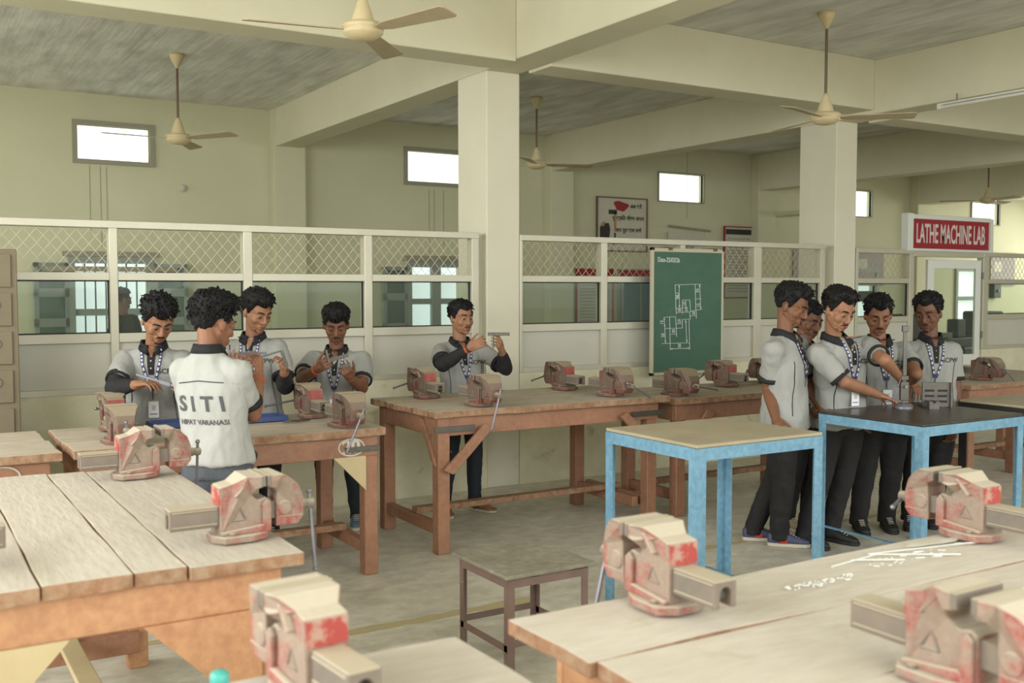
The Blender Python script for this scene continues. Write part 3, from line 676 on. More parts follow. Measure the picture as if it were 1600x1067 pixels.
# chalk marks on the right bench
g = G(); rr = random.Random(5)
def cz(a, b, w=.0035): g.tube((a[0]-2.95,a[1]-1.585,.8848),(b[0]-2.95,b[1]-1.585,.8848),w*.55,n=4)
cz((2.35,2.04),(2.62,2.07)); cz((2.56,2.075),(2.80,1.93)); cz((2.56,2.08),(3.02,1.99)); cz((2.46,2.06),(2.60,1.98)); cz((2.9,2.02),(3.0,1.98))
for i in range(26): 
    x, y = 2.60+rr.uniform(-.13,.2), 1.99+rr.uniform(-.035,.03); cz((x,y),(x+rr.uniform(-.03,.03),y+rr.uniform(-.015,.015)),.0025)
for i in range(40):
    x, y = 2.20+rr.uniform(-.12,.12), 1.945+rr.uniform(-.02,.02); cz((x,y),(x+rr.uniform(-.02,.02),y+rr.uniform(-.01,.01)),.004)
cz((2.58,1.62),(2.95,1.58)); cz((2.72,1.66),(2.70,1.56)); cz((2.5,1.5),(2.9,1.53),.0025)
g.build('chalk_marks','chalk',Jn)['kind'] = 'stuff'
def powder(cx_, cy_, a, b, rot, z, seed, par, ox, oy):
    rr = random.Random(seed); n = 28; pts = []
    for i in range(n):
        t_ = i*2*math.pi/n; q = 1+.12*rr.uniform(-1,1); x, y = a*q*math.cos(t_), b*q*math.sin(t_)
        pts.append((cx_-ox+x*math.cos(rot)-y*math.sin(rot), cy_-oy+x*math.sin(rot)+y*math.cos(rot)))
    G().prism(pts, z, z+.0025, plane='xy').build('chalk_powder','chalkpow',par)
powder(2.24,1.67,.13,.035,.42,.884,3,Jn,2.95,1.585); powder(2.17,1.63,.10,.03,.5,.8845,8,Jn,2.95,1.585); powder(2.86,2.07,.12,.022,-.1,.884,4,Jn,2.95,1.585)

# ------------------------------------------------------------------ angle-iron tables
def iron_table(name, label, x0, x1, y0, y1, z, paint, top, sw, low=None, group=None, raise_top=.012, over=.0):
    cx, cy = (x0+x1)/2, (y0+y1)/2
    t = thing(name, label, 'table', (cx, cy, 0), 0, group); W, D = (x1-x0)/2, (y1-y0)/2
    G().box(-W+over, W-over, -D+over, D-over, z-.006, z+raise_top).build('table_top', top, t, bevel=.004)
    tk = .006
    for sy in (-1, 1):
        G().box(-W-.001, W+.001, sy*D-tk*(sy > 0)+.001*sy, sy*D+tk*(sy < 0)+.001*sy, z-.008-sw, z-.007).build('rail', paint, t)
    for sx_ in (-1, 1):
        G().box(sx_*W-tk*(sx_ > 0)+.001*sx_, sx_*W+tk*(sx_ < 0)+.001*sx_, -D+tk, D-tk, z-.008-sw, z-.007).build('rail', paint, t)
    for sx_ in (-1, 1):
        for sy in (-1, 1):
            a, b = (sx_*W, sx_*(W-sw)), (sy*D, sy*(D-sw)); g = G()
            g.box(min(a), max(a), min(b[0], b[0]-sy*tk), max(b[0], b[0]-sy*tk), 0, z-.009)
            b2 = (b[0]-sy*(tk+.0003), b[1]); g.box(min(a[0], a[0]-sx_*tk), max(a[0], a[0]-sx_*tk), min(b2), max(b2), 0, z-.009)
            g.build('leg', paint, t)
    if low:
        for s in low: G().box(*s).build('low_brace', paint, t)
    return t
iron_table('steel_table', 'light blue angle-iron table with a dusty sheet top', 3.31, 4.18, 3.70, 4.43, .935, 'blue', 'greytop', .06,
           low=[(.15,.20,-.36,.36,.12,.125)])
Hn = iron_table('steel_table', 'light blue table with an oily black top the group works at', 5.0, 5.96, 3.70, 4.46, .92, 'blue', 'black_top', .055,
           low=[(-.475,.475,-.36,-.33,.20,.206),(-.475,-.445,-.375,.375,.20,.206)])
iron_table('steel_table', 'black-framed table with a dusty top at the right edge', 6.30, 7.35, 3.72, 4.38, .925, 'black', 'greytop', .06)
S = iron_table('workshop_stool', 'low brown iron stool with a grey board seat in the foreground', 2.29, 2.72, 3.77, 4.21, .43, 'stool', 'stooltop', .035)
for ch in list(C.objects):
    if ch.parent == S and ch.name.startswith('table_top'):
        ch.name = 'seat_board'; ch.scale = (1.13, 1.13, 1); ch.location.z = .01
S['category'] = 'stool'
for a in ((-.21,.21,-.219,-.213,.12,.15),(-.21,.21,.213,.219,.12,.15),(-.215,-.209,-.212,.212,.10,.13),(.209,.215,-.212,.212,.10,.13)): G().box(*a).build('foot_rail','stool',S)

# ------------------------------------------------------------------ bench vises (x = screw axis, handle at +x)
def make_vise(near, gap=.02, hang=(-15, .35), label='', hy=0, paint=None):
    t = thing('bench_vise', label, 'vise', (0,0,0), 0, 'bench vises')
    P = paint or ('vise_near' if near else 'vise'); I = 'vise_iron'
    b = G()
    b.prism([(-.13,-.035),(-.10,-.085),(.0,-.085),(.05,-.06),(.07,-.03),(.07,.03),(.05,.06),(.0,.085),(-.10,.085),(-.13,.035)], 0, .024, plane='xy')
    b.prism([(-.105,.022),(.068,.022),(.068,.125),(.052,.137),(.022,.130),(.004,.148),(.012,.172),(.034,.178),(.034,.214),(-.02,.216),(-.062,.192),(-.105,.184)],
            [-.046,-.046,-.046,-.046,-.046,-.05,-.075,-.08,-.08,-.075,-.05,-.05], [.046,.046,.046,.046,.046,.05,.075,.08,.08,.075,.05,.05])
    for s in (-1, 1):
        b.prism([(-.10,.024),(-.04,.024),(.03,.024),(.03,.03),(.018,.045),(.03,.062)][:0] or [(.036,.024),(.066,.024),(.066,.118),(.050,.132),(.036,.115)], s*.046, s*.060)   # raised front rib
        b.prism([(-.105,.024),(.05,.024),(.036,.05),(-.105,.036)], s*.046, s*.064)
        b.tube((-.025, s*.053, .150), (.0, s*.06, .190), .005, n=6) if False else b.prism([(-.062,.150),(-.054,.146),(-.010,.196),(-.018,.200)], s*.045, s*.068)
    body = b.build('fixed_body', P, t, bevel=.005, seg=2, smooth=False)
    for s in (-1, 1):
        e = G()
        for a, c in (((-.065,.070),(-.02,.070)),((-.02,.070),(-.040,.112)),((-.040,.112),(-.065,.070))): e.tube((a[0],s*.047,a[1]),(c[0],s*.047,c[1]),.0035,n=5)
        e.build('cast_emblem', I, body)
    G().box(-.1085,-.105,-.046,.046,.126,.180).build('rear_face', 'vise_red_near' if near else 'vise_red', t)
    for s in (-1, 1): G().lathe([(.012,.024),(.012,.032),(.006,.034)],8,at=(-.07,s*.068,0)).build('bolt', I, t)
    # slide bar: inverted channel with arched end
    arc = [(.018*math.cos(a), .086+.018*math.sin(a)) for a in [math.pi*i/8 for i in range(9)]]
    sec = [(.036,.052),(.036,.122),(-.036,.122),(-.036,.052),(-.018,.052)]+[(x, z) for x, z in arc[::-1]]+[(.018,.052)]
    g = G(); g.prism(sec, -.265, -.104, plane='yz')
    for s in (-1, 1):
        for z0, z1 in ((.060,.066),(.108,.114)): g.box(-.258,-.11,s*.036-.003,s*.036+.003,z0,z1)
    g.build('slide_bar', I, t, bevel=.003)
    G().tube((-.25,0,.082),(-.1,0,.082),.0105,n=10).build('screw','dsteel',t)
    # moving jaw
    m = G(); q = gap
    m.prism([(.074+q,.034),(.15+q,.034),(.172+q,.060),(.172+q,.125),(.155+q,.168),(.120+q,.200),(.09+q,.214),(.040+q,.214),(.040+q,.176),(.062+q,.170),(.076+q,.150),(.074+q,.128)],
            [-.044]*4+[-.05,-.066,-.08,-.08,-.08,-.07,-.05,-.046], [.044]*4+[.05,.066,.08,.08,.08,.07,.05,.046])
    for s in (-1, 1):
        m.lathe([(.026,s*.044),(.026,s*.050),(.018,s*.052)],14,at=(.105+q,0,.095),axis='y')
        m.box(.076+q,.170+q,s*.044-.003,s*.044+.003,.060,.066)
    m.build('moving_jaw', P, t, bevel=.005, seg=2)
    G().box(.066,.076+q,-.034,.034,.06,.118).build('slide_neck', I, t)
    for x0, x1 in ((.026,.042),(.034+q,.048+q)): G().box(x0,x1,-.081,.081,.180,.2165).build('jaw_plate', I, t, bevel=.002)
    G().lathe([(.02,.172+q),(.02,.19+q),(.016,.194+q),(.018,.20+q),(.018,.222+q),(.012,.226+q)],14,at=(0,0,.09),axis='x').build('screw_head', I, t, smooth=False)
    a, f = hang; L = .24; dirv = Vector((hy, math.sin(R(a)), -math.cos(R(a)))).normalized(); c = Vector((.211+q,0,.09)); 
    h = G(); p0 = c - dirv*L*(1-f)*.35; p1 = c + dirv*L*f*1.9
    h.tube(p0, p1, .0065, n=8); h.ell(p0, (.011,)*3, nu=8, nv=6); h.ell(p1, (.010,)*3, nu=8, nv=6)
    h.build('handle', 'steel', t)
    return t
# (x, y, z, rot of handle side, near, gap, handle angle, label)
mY, pY, pX, mX = -90, 90, 0, 180
vl = [
 (.94,4.62,.88,pX,1,.035,(8,.45),0,'dusty red vise at the far corner of the large left bench'),
 (1.0,3.30,.88,pX,1,.012,(-12,.5),0,'dusty red vise on the near right corner of the large left bench'),
 (.03,3.36,.88,mX,1,.02,(10,.45),0,'vise at the left picture edge with only its slide bar showing'),
 (.71,1.965,.88,95,1,.012,(-10,.4),0,'large blurred vise at bottom centre'),
 (1.70,2.05,.88,pY,1,.012,(14,.4),0,'red vise at the near left end of the chalk-marked bench'),
 (3.04,2.09,.88,pY,1,.03,(60,.15),0,'red vise on the back edge of the chalk-marked bench at right'),
 (1.88,1.29,.88,mY,1,.04,(84,.4),0,'red vise cut by the bottom right picture corner'),
 (1.12,6.28,.88,pY,0,.02,(-80,.3),0,'vise with a red rear face before the leftmost man'),
 (1.04,5.66,.88,mY,0,.02,(10,.4),0,'vise with its wide jaw forward, just in front of the leftmost man'),
 (2.30,6.22,.88,pY,0,.02,(82,.5),0,'vise on the back edge of the bench marked 20'),
 (2.30,5.62,.88,mY,0,.02,(-24,.5),0,'vise over the painted number 20 with its bright handle hanging'),
 (3.25,6.50,.925,pY,0,.02,(75,.3),0,'vise on the back left of the middle bench'),
 (3.33,5.82,.925,mY,0,.03,(-15,.5),0,'vise on the front left of the middle bench, bright handle hanging'),
 (4.42,6.48,.925,pY,0,.02,(75,.3),0,'vise on the back right of the middle bench'),
 (4.44,5.86,.925,mY,0,.02,(62,.42),0,'vise on the front right of the middle bench'),
 (5.06,5.88,.89,mY,0,.03,(80,.42),0,'vise at the left end of the bench below the chalkboard'),
 (5.92,6.30,.89,pY,0,.02,(60,.2),0,'vise with a bright red rear face below the chalkboard'),
 (6.42,6.30,.89,pY,0,.02,(60,.2),0,'vise mostly hidden behind the man in profile'),
 (8.42,6.10,.86,pY,0,.02,(60,.3),0,'left one of the two dark red vises at the far right'),
 (8.55,5.70,.86,mY,0,.02,(55,.3),0,'right one of the two dark red vises at the far right'),
]
for (x, y, z, r_, nr, gp, hg, hy, lab) in vl:
    v = make_vise(nr, gp, hg, lab, hy, None); v.location = (x, y, z+.004); v.rotation_euler.z = R(r_); v.scale = (.97, .97, .97)

# ------------------------------------------------------------------ small things
def tray(x, y, rz, label):
    t = thing('plastic_tray', label, 'tray', (x, y, .886), R(rz)); G().box(-.13,.13,-.09,.09,0,.008).build('tray_base','bluefile',t)
    for a in ((-.13,.13,-.09,-.084,.008,.03),(-.13,.13,.084,.09,.008,.03),(-.13,-.124,-.084,.084,.008,.03),(.124,.13,-.084,.084,.008,.03)): G().box(*a).build('tray_rim','bluefile',t)
tray(1.98,6.18,0,'blue plastic tray on the bench before the man with sleeves'); tray(1.44,6.2,5,'blue plastic tray partly hidden behind the man in jeans')
t = thing('pliers', 'small steel pliers lying on the bench near the blue tray', 'tool', (2.08,5.98,.893), R(12))
for s in (-1,1): G().sweep([(0,0,0),(.05,s*.014,0),(.13,s*.018,0)],[.005,.006,.005],6).build('grip','dsteel',t)
G().ell((-.02,0,0),(.03,.012,.006)).build('jaws','steel',t)
t = thing('bottle', 'teal capped bottle at the bottom edge left of the blurred vise', 'bottle', (.50,1.83,.878))
G().lathe([(.028,0),(.03,.01),(.03,.08),(.014,.10)],18).build('bottle_body','teal',t,smooth=True); G().lathe([(.017,.10),(.017,.125),(.012,.13)],18).build('cap','teal',t,smooth=True)
# height gauge on the black top
tz = .932
t = thing('height_gauge', 'steel height gauge standing on the black-topped table', 'gauge', (5.57,4.27,tz), R(-30))
G().lathe([(.06,0),(.06,.012),(.045,.03),(.02,.034)],24).build('base','steel',t,smooth=False)
G().box(-.012,.012,-.006,.006,.03,.50).build('column_rule','dsteel',t,bevel=.001); G().box(-.02,.02,-.012,.012,.49,.53).build('top_clamp','dsteel',t,bevel=.003)
s_ = G().box(-.026,.026,-.016,.016,.05,.17).build('slider','dsteel',t,bevel=.003); G().tube((0,-.016,.14),(0,-.035,.14),.01).build('lock_knob','steel',s_)
G().tube((-.02,0,.20),(-.07,0,.04),.003,n=6).build('scriber','steel',t)
for z in (.18,): G().box(-.024,.024,-.014,.014,z,z+.03).build('fine_adjuster','dsteel',t,bevel=.003)
t = thing('angle_plate', 'slotted iron angle plate beside the height gauge', 'angle plate', (5.80,4.20,tz), R(-38))
g = G(); g.box(-.09,.09,-.008,.008,0,.16)
g.build('upright_plate','dsteel',t,bevel=.002); G().box(-.09,.09,.008,.10,0,.014).build('foot_plate','dsteel',t,bevel=.002); G().box(.082,.09,-.03,.008,0,.16).build('side_web','dsteel',t)
for z in (.03,.065,.10): 
    for x in (-.045,.035): G().box(x-.03,x+.03,-.0095,-.008,z,z+.014).build('slot','black',t)
t = thing('v_block', 'small steel V-block against the angle plate', 'v-block', (5.70,4.15,tz), R(-38))
G().prism([(-.03,0),(.03,0),(.03,.05),(.016,.05),(0,.034),(-.016,.05),(-.03,.05)],-.03,.03).build('block_body','dsteel',t)
# yellow worn floor lines
for k, (x0, x1, y0, y1) in enumerate(((-1,1.6,4.98,5.06),(1.9,3.0,4.62,4.70),(2.9,3.2,4.35,4.42),(3.9,4.9,4.96,5.03),(5.0,5.4,5.1,5.16),(5.3,6.6,5.02,5.08))):
    struct(ragged(x0,x1,y0,y1,.0002,.0018,'x',.014,seg=14,seed=80+k).build('trim_%d' % n,'yellow')); n += 1
# ------------------------------------------------------------------ people
def remesh(g, voxel, smooth=4, fac=.5):
    me = g.mesh('tmp'); bm = bmesh.new(); bm.from_mesh(me); bmesh.ops.recalc_face_normals(bm, faces=bm.faces); bm.to_mesh(me); bm.free()
    o = bpy.data.objects.new('tmp', me); C.objects.link(o)
    r = o.modifiers.new('r', 'REMESH'); r.mode = 'VOXEL'; r.voxel_size = voxel; r.adaptivity = 0
    if smooth: s = o.modifiers.new('s', 'SMOOTH'); s.factor = fac; s.iterations = smooth
    bpy.context.view_layer.update()
    dg = bpy.context.evaluated_depsgraph_get(); out = bpy.data.meshes.new_from_object(o.evaluated_get(dg))
    bpy.data.objects.remove(o); bpy.data.meshes.remove(me)
    out.polygons.foreach_set('use_smooth', [True]*len(out.polygons)); return out
def put(me, name, m, parent, label=None):
    me.name = name; me.materials.clear(); me.materials.append(M[m] if isinstance(m, str) else m)
    o = bpy.data.objects.new(name, me); C.objects.link(o); o.parent = parent
    if label: o['label'] = label
    return o
def wrinkle(me, amp, sc_, zs=1.0, seed=0, ridge=True):
    off = Vector((seed*3.1, seed*1.7, seed*.9)); n = len(me.vertices)
    co = np.empty(n*3, 'f'); me.vertices.foreach_get('co', co); no = np.empty(n*3, 'f'); me.vertices.foreach_get('normal', no)
    P_ = co.reshape(-1, 3); h = np.empty(n, 'f'); nz_ = noise.noise; Q = (P_*np.array([sc_, sc_, sc_*zs])).tolist()
    for i, p in enumerate(Q):
        p = Vector(p); a = nz_(p+off); b = nz_(p*2.3+off)
        h[i] = (abs(a)*-1.6+.35)*.7 + b*.3 if ridge else a*.7+b*.3
    P_ += no.reshape(-1, 3)*(h*amp+(.004 if ridge else 0))[:, None]; me.vertices.foreach_set('co', P_.ravel()); me.update()
def V(*a): return Vector(a[0] if len(a) == 1 else a)
def loft(g, rings, n=22, e=2.4):
    # rings: (centre, lateral unit, front unit, half width, half depth)
    vs = []
    for c, l, f, w_, d_ in rings:
        for i in range(n):
            a = 2*math.pi*i/n; ca, sa = math.cos(a), math.sin(a)
            vs.append(c + l*(w_*abs(ca)**(2/e)*(1 if ca > 0 else -1)) + f*(d_*abs(sa)**(2/e)*(1 if sa > 0 else -1)))
    k = len(rings); fs = [(i*n+j, i*n+(j+1) % n, (i+1)*n+(j+1) % n, (i+1)*n+j) for i in range(k-1) for j in range(n)]
    fs += [tuple(range(n-1, -1, -1)), tuple(range((k-1)*n, k*n))]
    g.add(vs, fs)
def hand(g, W, H, palm, side, curl=.5, sc_=1.0, spread=.05):
    # W wrist, H direction point, palm = direction the palm faces, side = +1 thumb on +lat side
    d = (H-W).normalized(); pn = (palm - d*palm.dot(d)); pn = pn.normalized() if pn.length > .05 else d.orthogonal().normalized()
    lat = d.cross(pn).normalized()*side; s = sc_
    pb = W + d*.012
    for k in range(4):
        off = (1.5-k)*.0195*s
        g.cap(pb+lat*off*.7, pb+d*.078*s+lat*off, .0125*s, .0115*s, 8)
    g.cap(W-d*.02, pb+d*.03*s, .024*s, .022*s, 10)
    ln = [.078, .084, .078, .062]
    for k in range(4):
        off = (1.5-k)*.021*s; p = pb+d*.080*s+lat*off; dd = (d+lat*(1.5-k)*spread).normalized(); a = curl*.8
        for j, q in enumerate((.42, .33, .25)):
            ax = lat; dd = Matrix.Rotation((a if k < 4 else a)*(1 if (lat.cross(dd)).dot(pn) > 0 else -1), 3, lat) @ dd
            nx = p + dd*ln[k]*q*s; g.cap(p, nx, (.0088-.0008*j)*s, (.0084-.0010*j)*s, 8); p = nx; a = curl*(1.0 if j == 0 else .8)
    p = pb+lat*.030*s+d*.012*s; dd = (d*.70+lat*.50+pn*.45).normalized()
    for j, q in enumerate((.040, .030, .024)):
        nx = p+dd*q*s; g.cap(p, nx, (.0115-.0012*j)*s, (.0105-.0014*j)*s, 8); p = nx; dd = (dd+d*.35+pn*.30*curl).normalized()
def basis(face_deg):
    f = Vector((math.cos(R(face_deg)), math.sin(R(face_deg)), 0)); l = Vector((-f.y, f.x, 0)); return f, l   # l = person's left
def person(P, skin, label, hair='short', sleeves=None, stache=0, beard=0, shirt='shirt', trouser='trouser', shoe='shoeblack', H=1.66, feet=None, curl=(.5,.5), palms=(None,None),
           hs=1.06, back_print=False, card=True, lan=True, cuffs=True, sandals=False, seed=0, emblem=True, puff=1.0, logo='SCPW', dark=False, girth=1.0, hroll=0, hemd=.10, visible_hands=(1,1), footrot=(0,0), shoecol=None, openeye=0, bands=()):
    sk = M['skin_'+skin]; lp = M['lips_'+skin]
    pel = V(P['pelvis']); root = Vector((pel.x, pel.y, 0))
    t = thing('person', label, 'person', root)
    def q(a): return V(a)-root
    pel = q(P['pelvis']); pel.z = .525*H; nk = q(P['neck']); hd = q(P['head'])
    sA, eA, wA, hA = [q(a) for a in P['A']]; sB, eB, wB, hB = [q(a) for a in P['B']]
    f, l = basis(P['face'])
    lat_top = (sA-sB); lat_top.z *= .5; lat_top.normalize()
    if lat_top.dot(l) < 0: lat_top = -lat_top          # lat_top points to the person's left
    l = (l*.6+Vector((lat_top.x, lat_top.y, 0))*.4).normalized(); f = Vector((l.y, -l.x, 0))
    ft = lat_top.cross(Vector((0,0,1))).normalized()
    mid = (sA+sB)/2
    # ---------------- head frame
    hf, hl = basis(P['hyaw']); pit = R(P['hpit'])
    up = Vector((0,0,1)); fw = hf*math.cos(pit)-up*math.sin(pit); hu = hl.cross(fw)*-1; hu = fw.cross(hl)
    if hu.z < 0: hu = -hu
    # columns: x = person's left, y = forward, z = up
    HM = Matrix.Translation(hd) @ Matrix(((hl.x, fw.x, hu.x), (hl.y, fw.y, hu.y), (hl.z, fw.z, hu.z))).to_4x4() @ Matrix.Rotation(R(hroll), 4, 'Y') @ Matrix.Scale(hs, 4)
    g = G()
    E = lambda c, r, **k: g.ell(c, r, HM, **k)
    K = lambda a, b, r0, r1=None, n=10: g.cap(HM @ Vector(a), HM @ Vector(b), r0*hs, (r1 or r0)*hs, n)
    E((0,-.016,.034),(.074,.093,.080),nu=24,nv=16); E((0,.014,-.026),(.0635,.070,.078),nu=20,nv=14); E((0,.026,-.058),(.051,.054,.052))
    E((0,.064,-.096),(.021,.018,.016)); 
    for s in (-1, 1):
        E((s*.038,.050,-.026),(.026,.027,.030)); K((s*.052,.0,-.045),(s*.030,.045,-.085),.016,.016); E((s*.031,.0685,.000),(.018,.0150,.0145))
        K((s*.010,.080,.020),(s*.044,.066,.022),.012,.011); E((s*.0125,.094,-.037),(.0085,.009,.007))
        g.ell((0,0,0),(.010,.019,.032),HM @ Matrix.Translation((s*.075,-.008,-.006)) @ Matrix.Rotation(s*R(-18),4,'Z') @ Matrix.Rotation(R(8),4,'X'),nu=12,nv=10)
    K((0,.083,.012),(0,.101,-.030),.008,.0125); K((0,.090,.0),(0,.102,-.03),.007,.009)
    K((-.018,.078,-.064),(.018,.078,-.064),.010); K((-.014,.078,-.076),(.014,.078,-.076),.0105)
    for s in (-1, 1): K((s*.046,.008,-.018),(s*.034,.042,-.062),.024,.022); K((s*.060,-.01,.0),(s*.050,.0,-.05),.014,.014)
    # neck, chest core, arms
    hb = HM @ Vector((0,-.022,-.055)); g.cap(nk-up*.03, hb, .054, .049, 16); g.cap(HM @ Vector((0,-.035,-.02)), nk-up*.02, .052, .052, 14)
    g.cap(sA+up*-.01, sB+up*-.01, .045); g.cap(nk-up*.08, (mid+pel)/2, .055, .07); g.cap((mid+pel)/2, pel, .07, .08)
    for (s_, e_, w_, h_, vis, cu, pm, fore) in ((sA, eA, wA, hA, visible_hands[0], curl[0], palms[0], 0), (sB, eB, wB, hB, visible_hands[1], curl[1], palms[1], 1)):
        g.cap(s_, e_, .049, .042, 14); m_ = e_.lerp(w_, .3); g.cap(e_, m_, .042, .042, 14); g.cap(m_, w_, .042, .027, 14)
        isleft = (s_-mid).dot(l) > 0
        pn = pm if pm is not None else (mid+f*.1-w_)
        pn = Vector(pn); d = (h_-w_).normalized()
        pnn = (pn-d*pn.dot(d)).normalized(); la = d.cross(pnn)
        # thumb side: towards up for hands held in front
        want = Vector((0,0,1)) if abs(d.z) < .75 else (f if not isleft else f)
        hand(g, w_, h_, pn, 1 if la.dot(want) > 0 else -1, cu, 1.0)
    feetp = [V(a)-root for a in feet] if feet else [Vector((0,0,0))+l*.11, Vector((0,0,0))-l*.11]
    if sandals:
        for i, fp in enumerate(feetp):
            fd = Matrix.Rotation(R(footrot[i]),3,'Z') @ f
            hip = pel+l*(.09 if i == 0 else -.09); kn = hip.lerp(fp+up*.08,.5)+f*.03
            g.cap(hip,kn,.06,.05); g.cap(kn,fp+up*.08,.045,.036); g.cap(fp+up*.06,fp+up*.035-fd*.03,.036,.03)
            g.cap(fp+up*.05+fd*.02,fp+up*.032+fd*.13,.036,.030); 
            lf = Vector((-fd.y,fd.x,0))
            for k in range(5): g.cap(fp+up*.03+fd*.13+lf*(k-2)*.016,fp+up*.022+fd*(.185-.008*abs(k-(3 if i==0 else 1)))+lf*(k-2)*.019,.011,.009,8)
    body = put(remesh(g, .0048, 6, .5), 'body', sk, t)
    # face parts
    def hp(g_, m, nm, **k): return g_.build(nm, m, t, smooth=True, **k)
    for s in (-1, 1):
        e = G(); e.ell((s*.031,.0770,-.0040),(.0115,.0085,.0048 if not openeye else .0075),HM,nu=12,nv=8)
        eo = hp(e, 'eye', 'eye')
        e = G(); e.ell((s*.031,.0838,-.0050 if not openeye else -.003),(.0066,.0035,.0050),HM,nu=10,nv=6)
        e.build('iris', 'iris', eo, smooth=True)
    for s in (-1, 1):
        e = G(); e.sweep([HM @ Vector((s*a,b,c)) for a,b,c in ((.018,.0815,-.003),(.025,.0865,.0005),(.034,.0855,.0005),(.044,.0765,-.004))],[.0012,.0020,.0020,.0010],5)
        hp(e, 'iris', 'eyelashes')
    for s in (-1, 1):
        e = G(); e.sweep([HM @ Vector((s*a,b,c)) for a,b,c in ((.011,.093,.021),(.024,.092,.0275),(.038,.084,.028),(.052,.068,.020))],[.003,.0050,.0045,.0015],6)
        hp(e, 'hair', 'eyebrow')
    e = G(); e.sweep([HM @ Vector(a) for a in ((-.022,.082,-.066),(-.009,.0885,-.0625),(0,.0890,-.064),(.009,.0885,-.0625),(.022,.082,-.066))],[.002,.0052,.005,.0052,.002],7)
    e.sweep([HM @ Vector(a) for a in ((-.019,.082,-.070),(0,.0890,-.0765),(.019,.082,-.070))],[.002,.0068,.002],7)
    hp(e, lp, 'lips')
    if stache:
        e = G()
        for s in (-1, 1): e.sweep([HM @ Vector(a) for a in ((s*.001,.0925,-.0525),(s*.014,.0895,-.0535),(s*.027,.080,-.063))],[.0035*stache,.0048*stache,.002],6)
        hp(e, 'hair', 'moustache')
    if beard:
        e = G(); e.ell((0,.069,-.100),(.017*beard,.0150,.0110),HM); 
        for s in (-1, 1):
            if 0: e.sweep([HM @ Vector(a) for a in ((s*.018,.076,-.098),(s*.040,.048,-.088),(s*.058,.012,-.055),(s*.066,-.002,-.01))],[.008,.009,.007,.004],6)
        hp(e, 'hair', 'beard')
    # ---------------- hair
    e = G(); rr = random.Random(seed+40); nu, nv = 72, 36
    sty = {'short': (.020, .066, 0), 'quiff': (.026, .070, .018), 'fringe': (.026, .048, .006), 'curly': (.030, .056, .010), 'side': (.028, .060, .010)}[hair]
    th, zf, qf = sty; th *= puff; off = Vector((seed*5.3, seed*2.9, 1))
    cc = Vector((0,-.016,.034)); rad = Vector((.074,.093,.080)); vs = []
    def zb(a):  # hair lower boundary by azimuth (0 = front)
        a = abs(a)
        if a < .75: return zf-.006*math.cos(a*4)
        if a < 1.15: return zf+(a-.75)/.4*(.010-zf)
        if a < 1.45: return -.012
        if a < 1.75: return .012
        if a < 2.1: return .012-(a-1.75)/.35*.072
        return -.060
    def hpnt(az, el, extra=0):
        d = Vector((math.sin(az)*math.cos(el), math.cos(az)*math.cos(el), math.sin(el)))
        p = Vector((cc.x+rad.x*d.x, cc.y+rad.y*d.y, cc.z+rad.z*d.z)); z0 = zb(az)
        if p.z < cc.z and abs(az) > 1.9: p = Vector((p.x*(.96+.04*(1)), p.y, p.z))
        k = (p.z-z0)/.016; k = max(-1, min(1, k)); top = max(0, d.z)
        tt = th*(.42+.58*min(1, top*1.6)) + qf*max(0, math.cos(az))**2*max(0, 1-abs(el-.85)*1.3)
        if abs(az) < 2.3 and d.z < .35: tt *= .50
        n1 = noise.noise(Vector((d.x*5,d.y*5,d.z*7))+off); n2 = noise.noise(Vector((d.x*11,d.y*11,d.z*11))+off*2)
        tt *= 1+.35*n1+(.45 if hair == 'curly' else .22)*n2
        return p + d*(tt*(k if k > 0 else k*.6) + extra*(k > .3)), d, k
    for j in range(nv+1):
        el = -math.pi/2+math.pi*j/nv
        for i in range(nu):
            az = -math.pi+2*math.pi*i/nu; p, d, k = hpnt(az, el); vs.append(p)
    fs = [(j*nu+i, j*nu+(i+1) % nu, (j+1)*nu+(i+1) % nu, (j+1)*nu+i) for j in range(nv) for i in range(nu)]
    e.add(vs, fs, HM)
    for k_ in range(420 if hair == 'curly' else 330):
        az = rr.uniform(-math.pi, math.pi); el = math.asin(rr.uniform(-.25, 1)); p, d, k = hpnt(az, el)
        if k < .6: continue
        tang = Vector((rr.uniform(-.6,.6), .9 if hair != 'fringe' else 1.1, rr.uniform(-.5,.35 if d.y < .3 else -.1)))+d*.25; 
        if d.y < -.2: tang = Vector((rr.uniform(-.4,.4), -.1, -1))+d*.25
        elif abs(d.x) > .75: tang = Vector((0,-.4,-.9))+d*.2
        tang = (tang-d*tang.dot(d)*.7).normalized(); L_ = rr.uniform(.014,.024)*puff
        curlv = d*rr.uniform(-.002,.004)*puff+Vector((rr.uniform(-1,1),rr.uniform(-1,1),rr.uniform(-1,1)))*(.006 if hair == 'curly' else .002)
        pts = [HM @ (p-d*.004), HM @ (p+tang*L_*.5+curlv+d*.003), HM @ (p+tang*L_+curlv*.3-d*.001)]
        e.sweep(pts, [.0050*hs, .0040*hs, .0010], 4)
    hp(e, 'hair', 'hair')
    # ---------------- shirt
    g = G(); gw = girth; hem = pel-up*hemd
    waist = pel.lerp(mid, .38); chest = pel.lerp(mid, .76)
    rings = []
    for c, k, w_, d_ in ((hem,0,.190,.138),(pel-up*.02,.0,.186,.136),(pel.lerp(mid,.18),.1,.170,.122),(waist,.3,.163,.113),(pel.lerp(mid,.6),.6,.178,.118),(chest,.85,.178,.118),(mid-up*.02,1,.162,.102),(mid+up*.03,1,.120,.086),(nk-up*.006,1,.070,.066)):
        la = (l*(1-k)+lat_top*k).normalized(); fr = la.cross(up).normalized()
        rings.append((c, la, fr, w_*gw, d_*gw))
    loft(g, rings, 26)
    sl_end = []
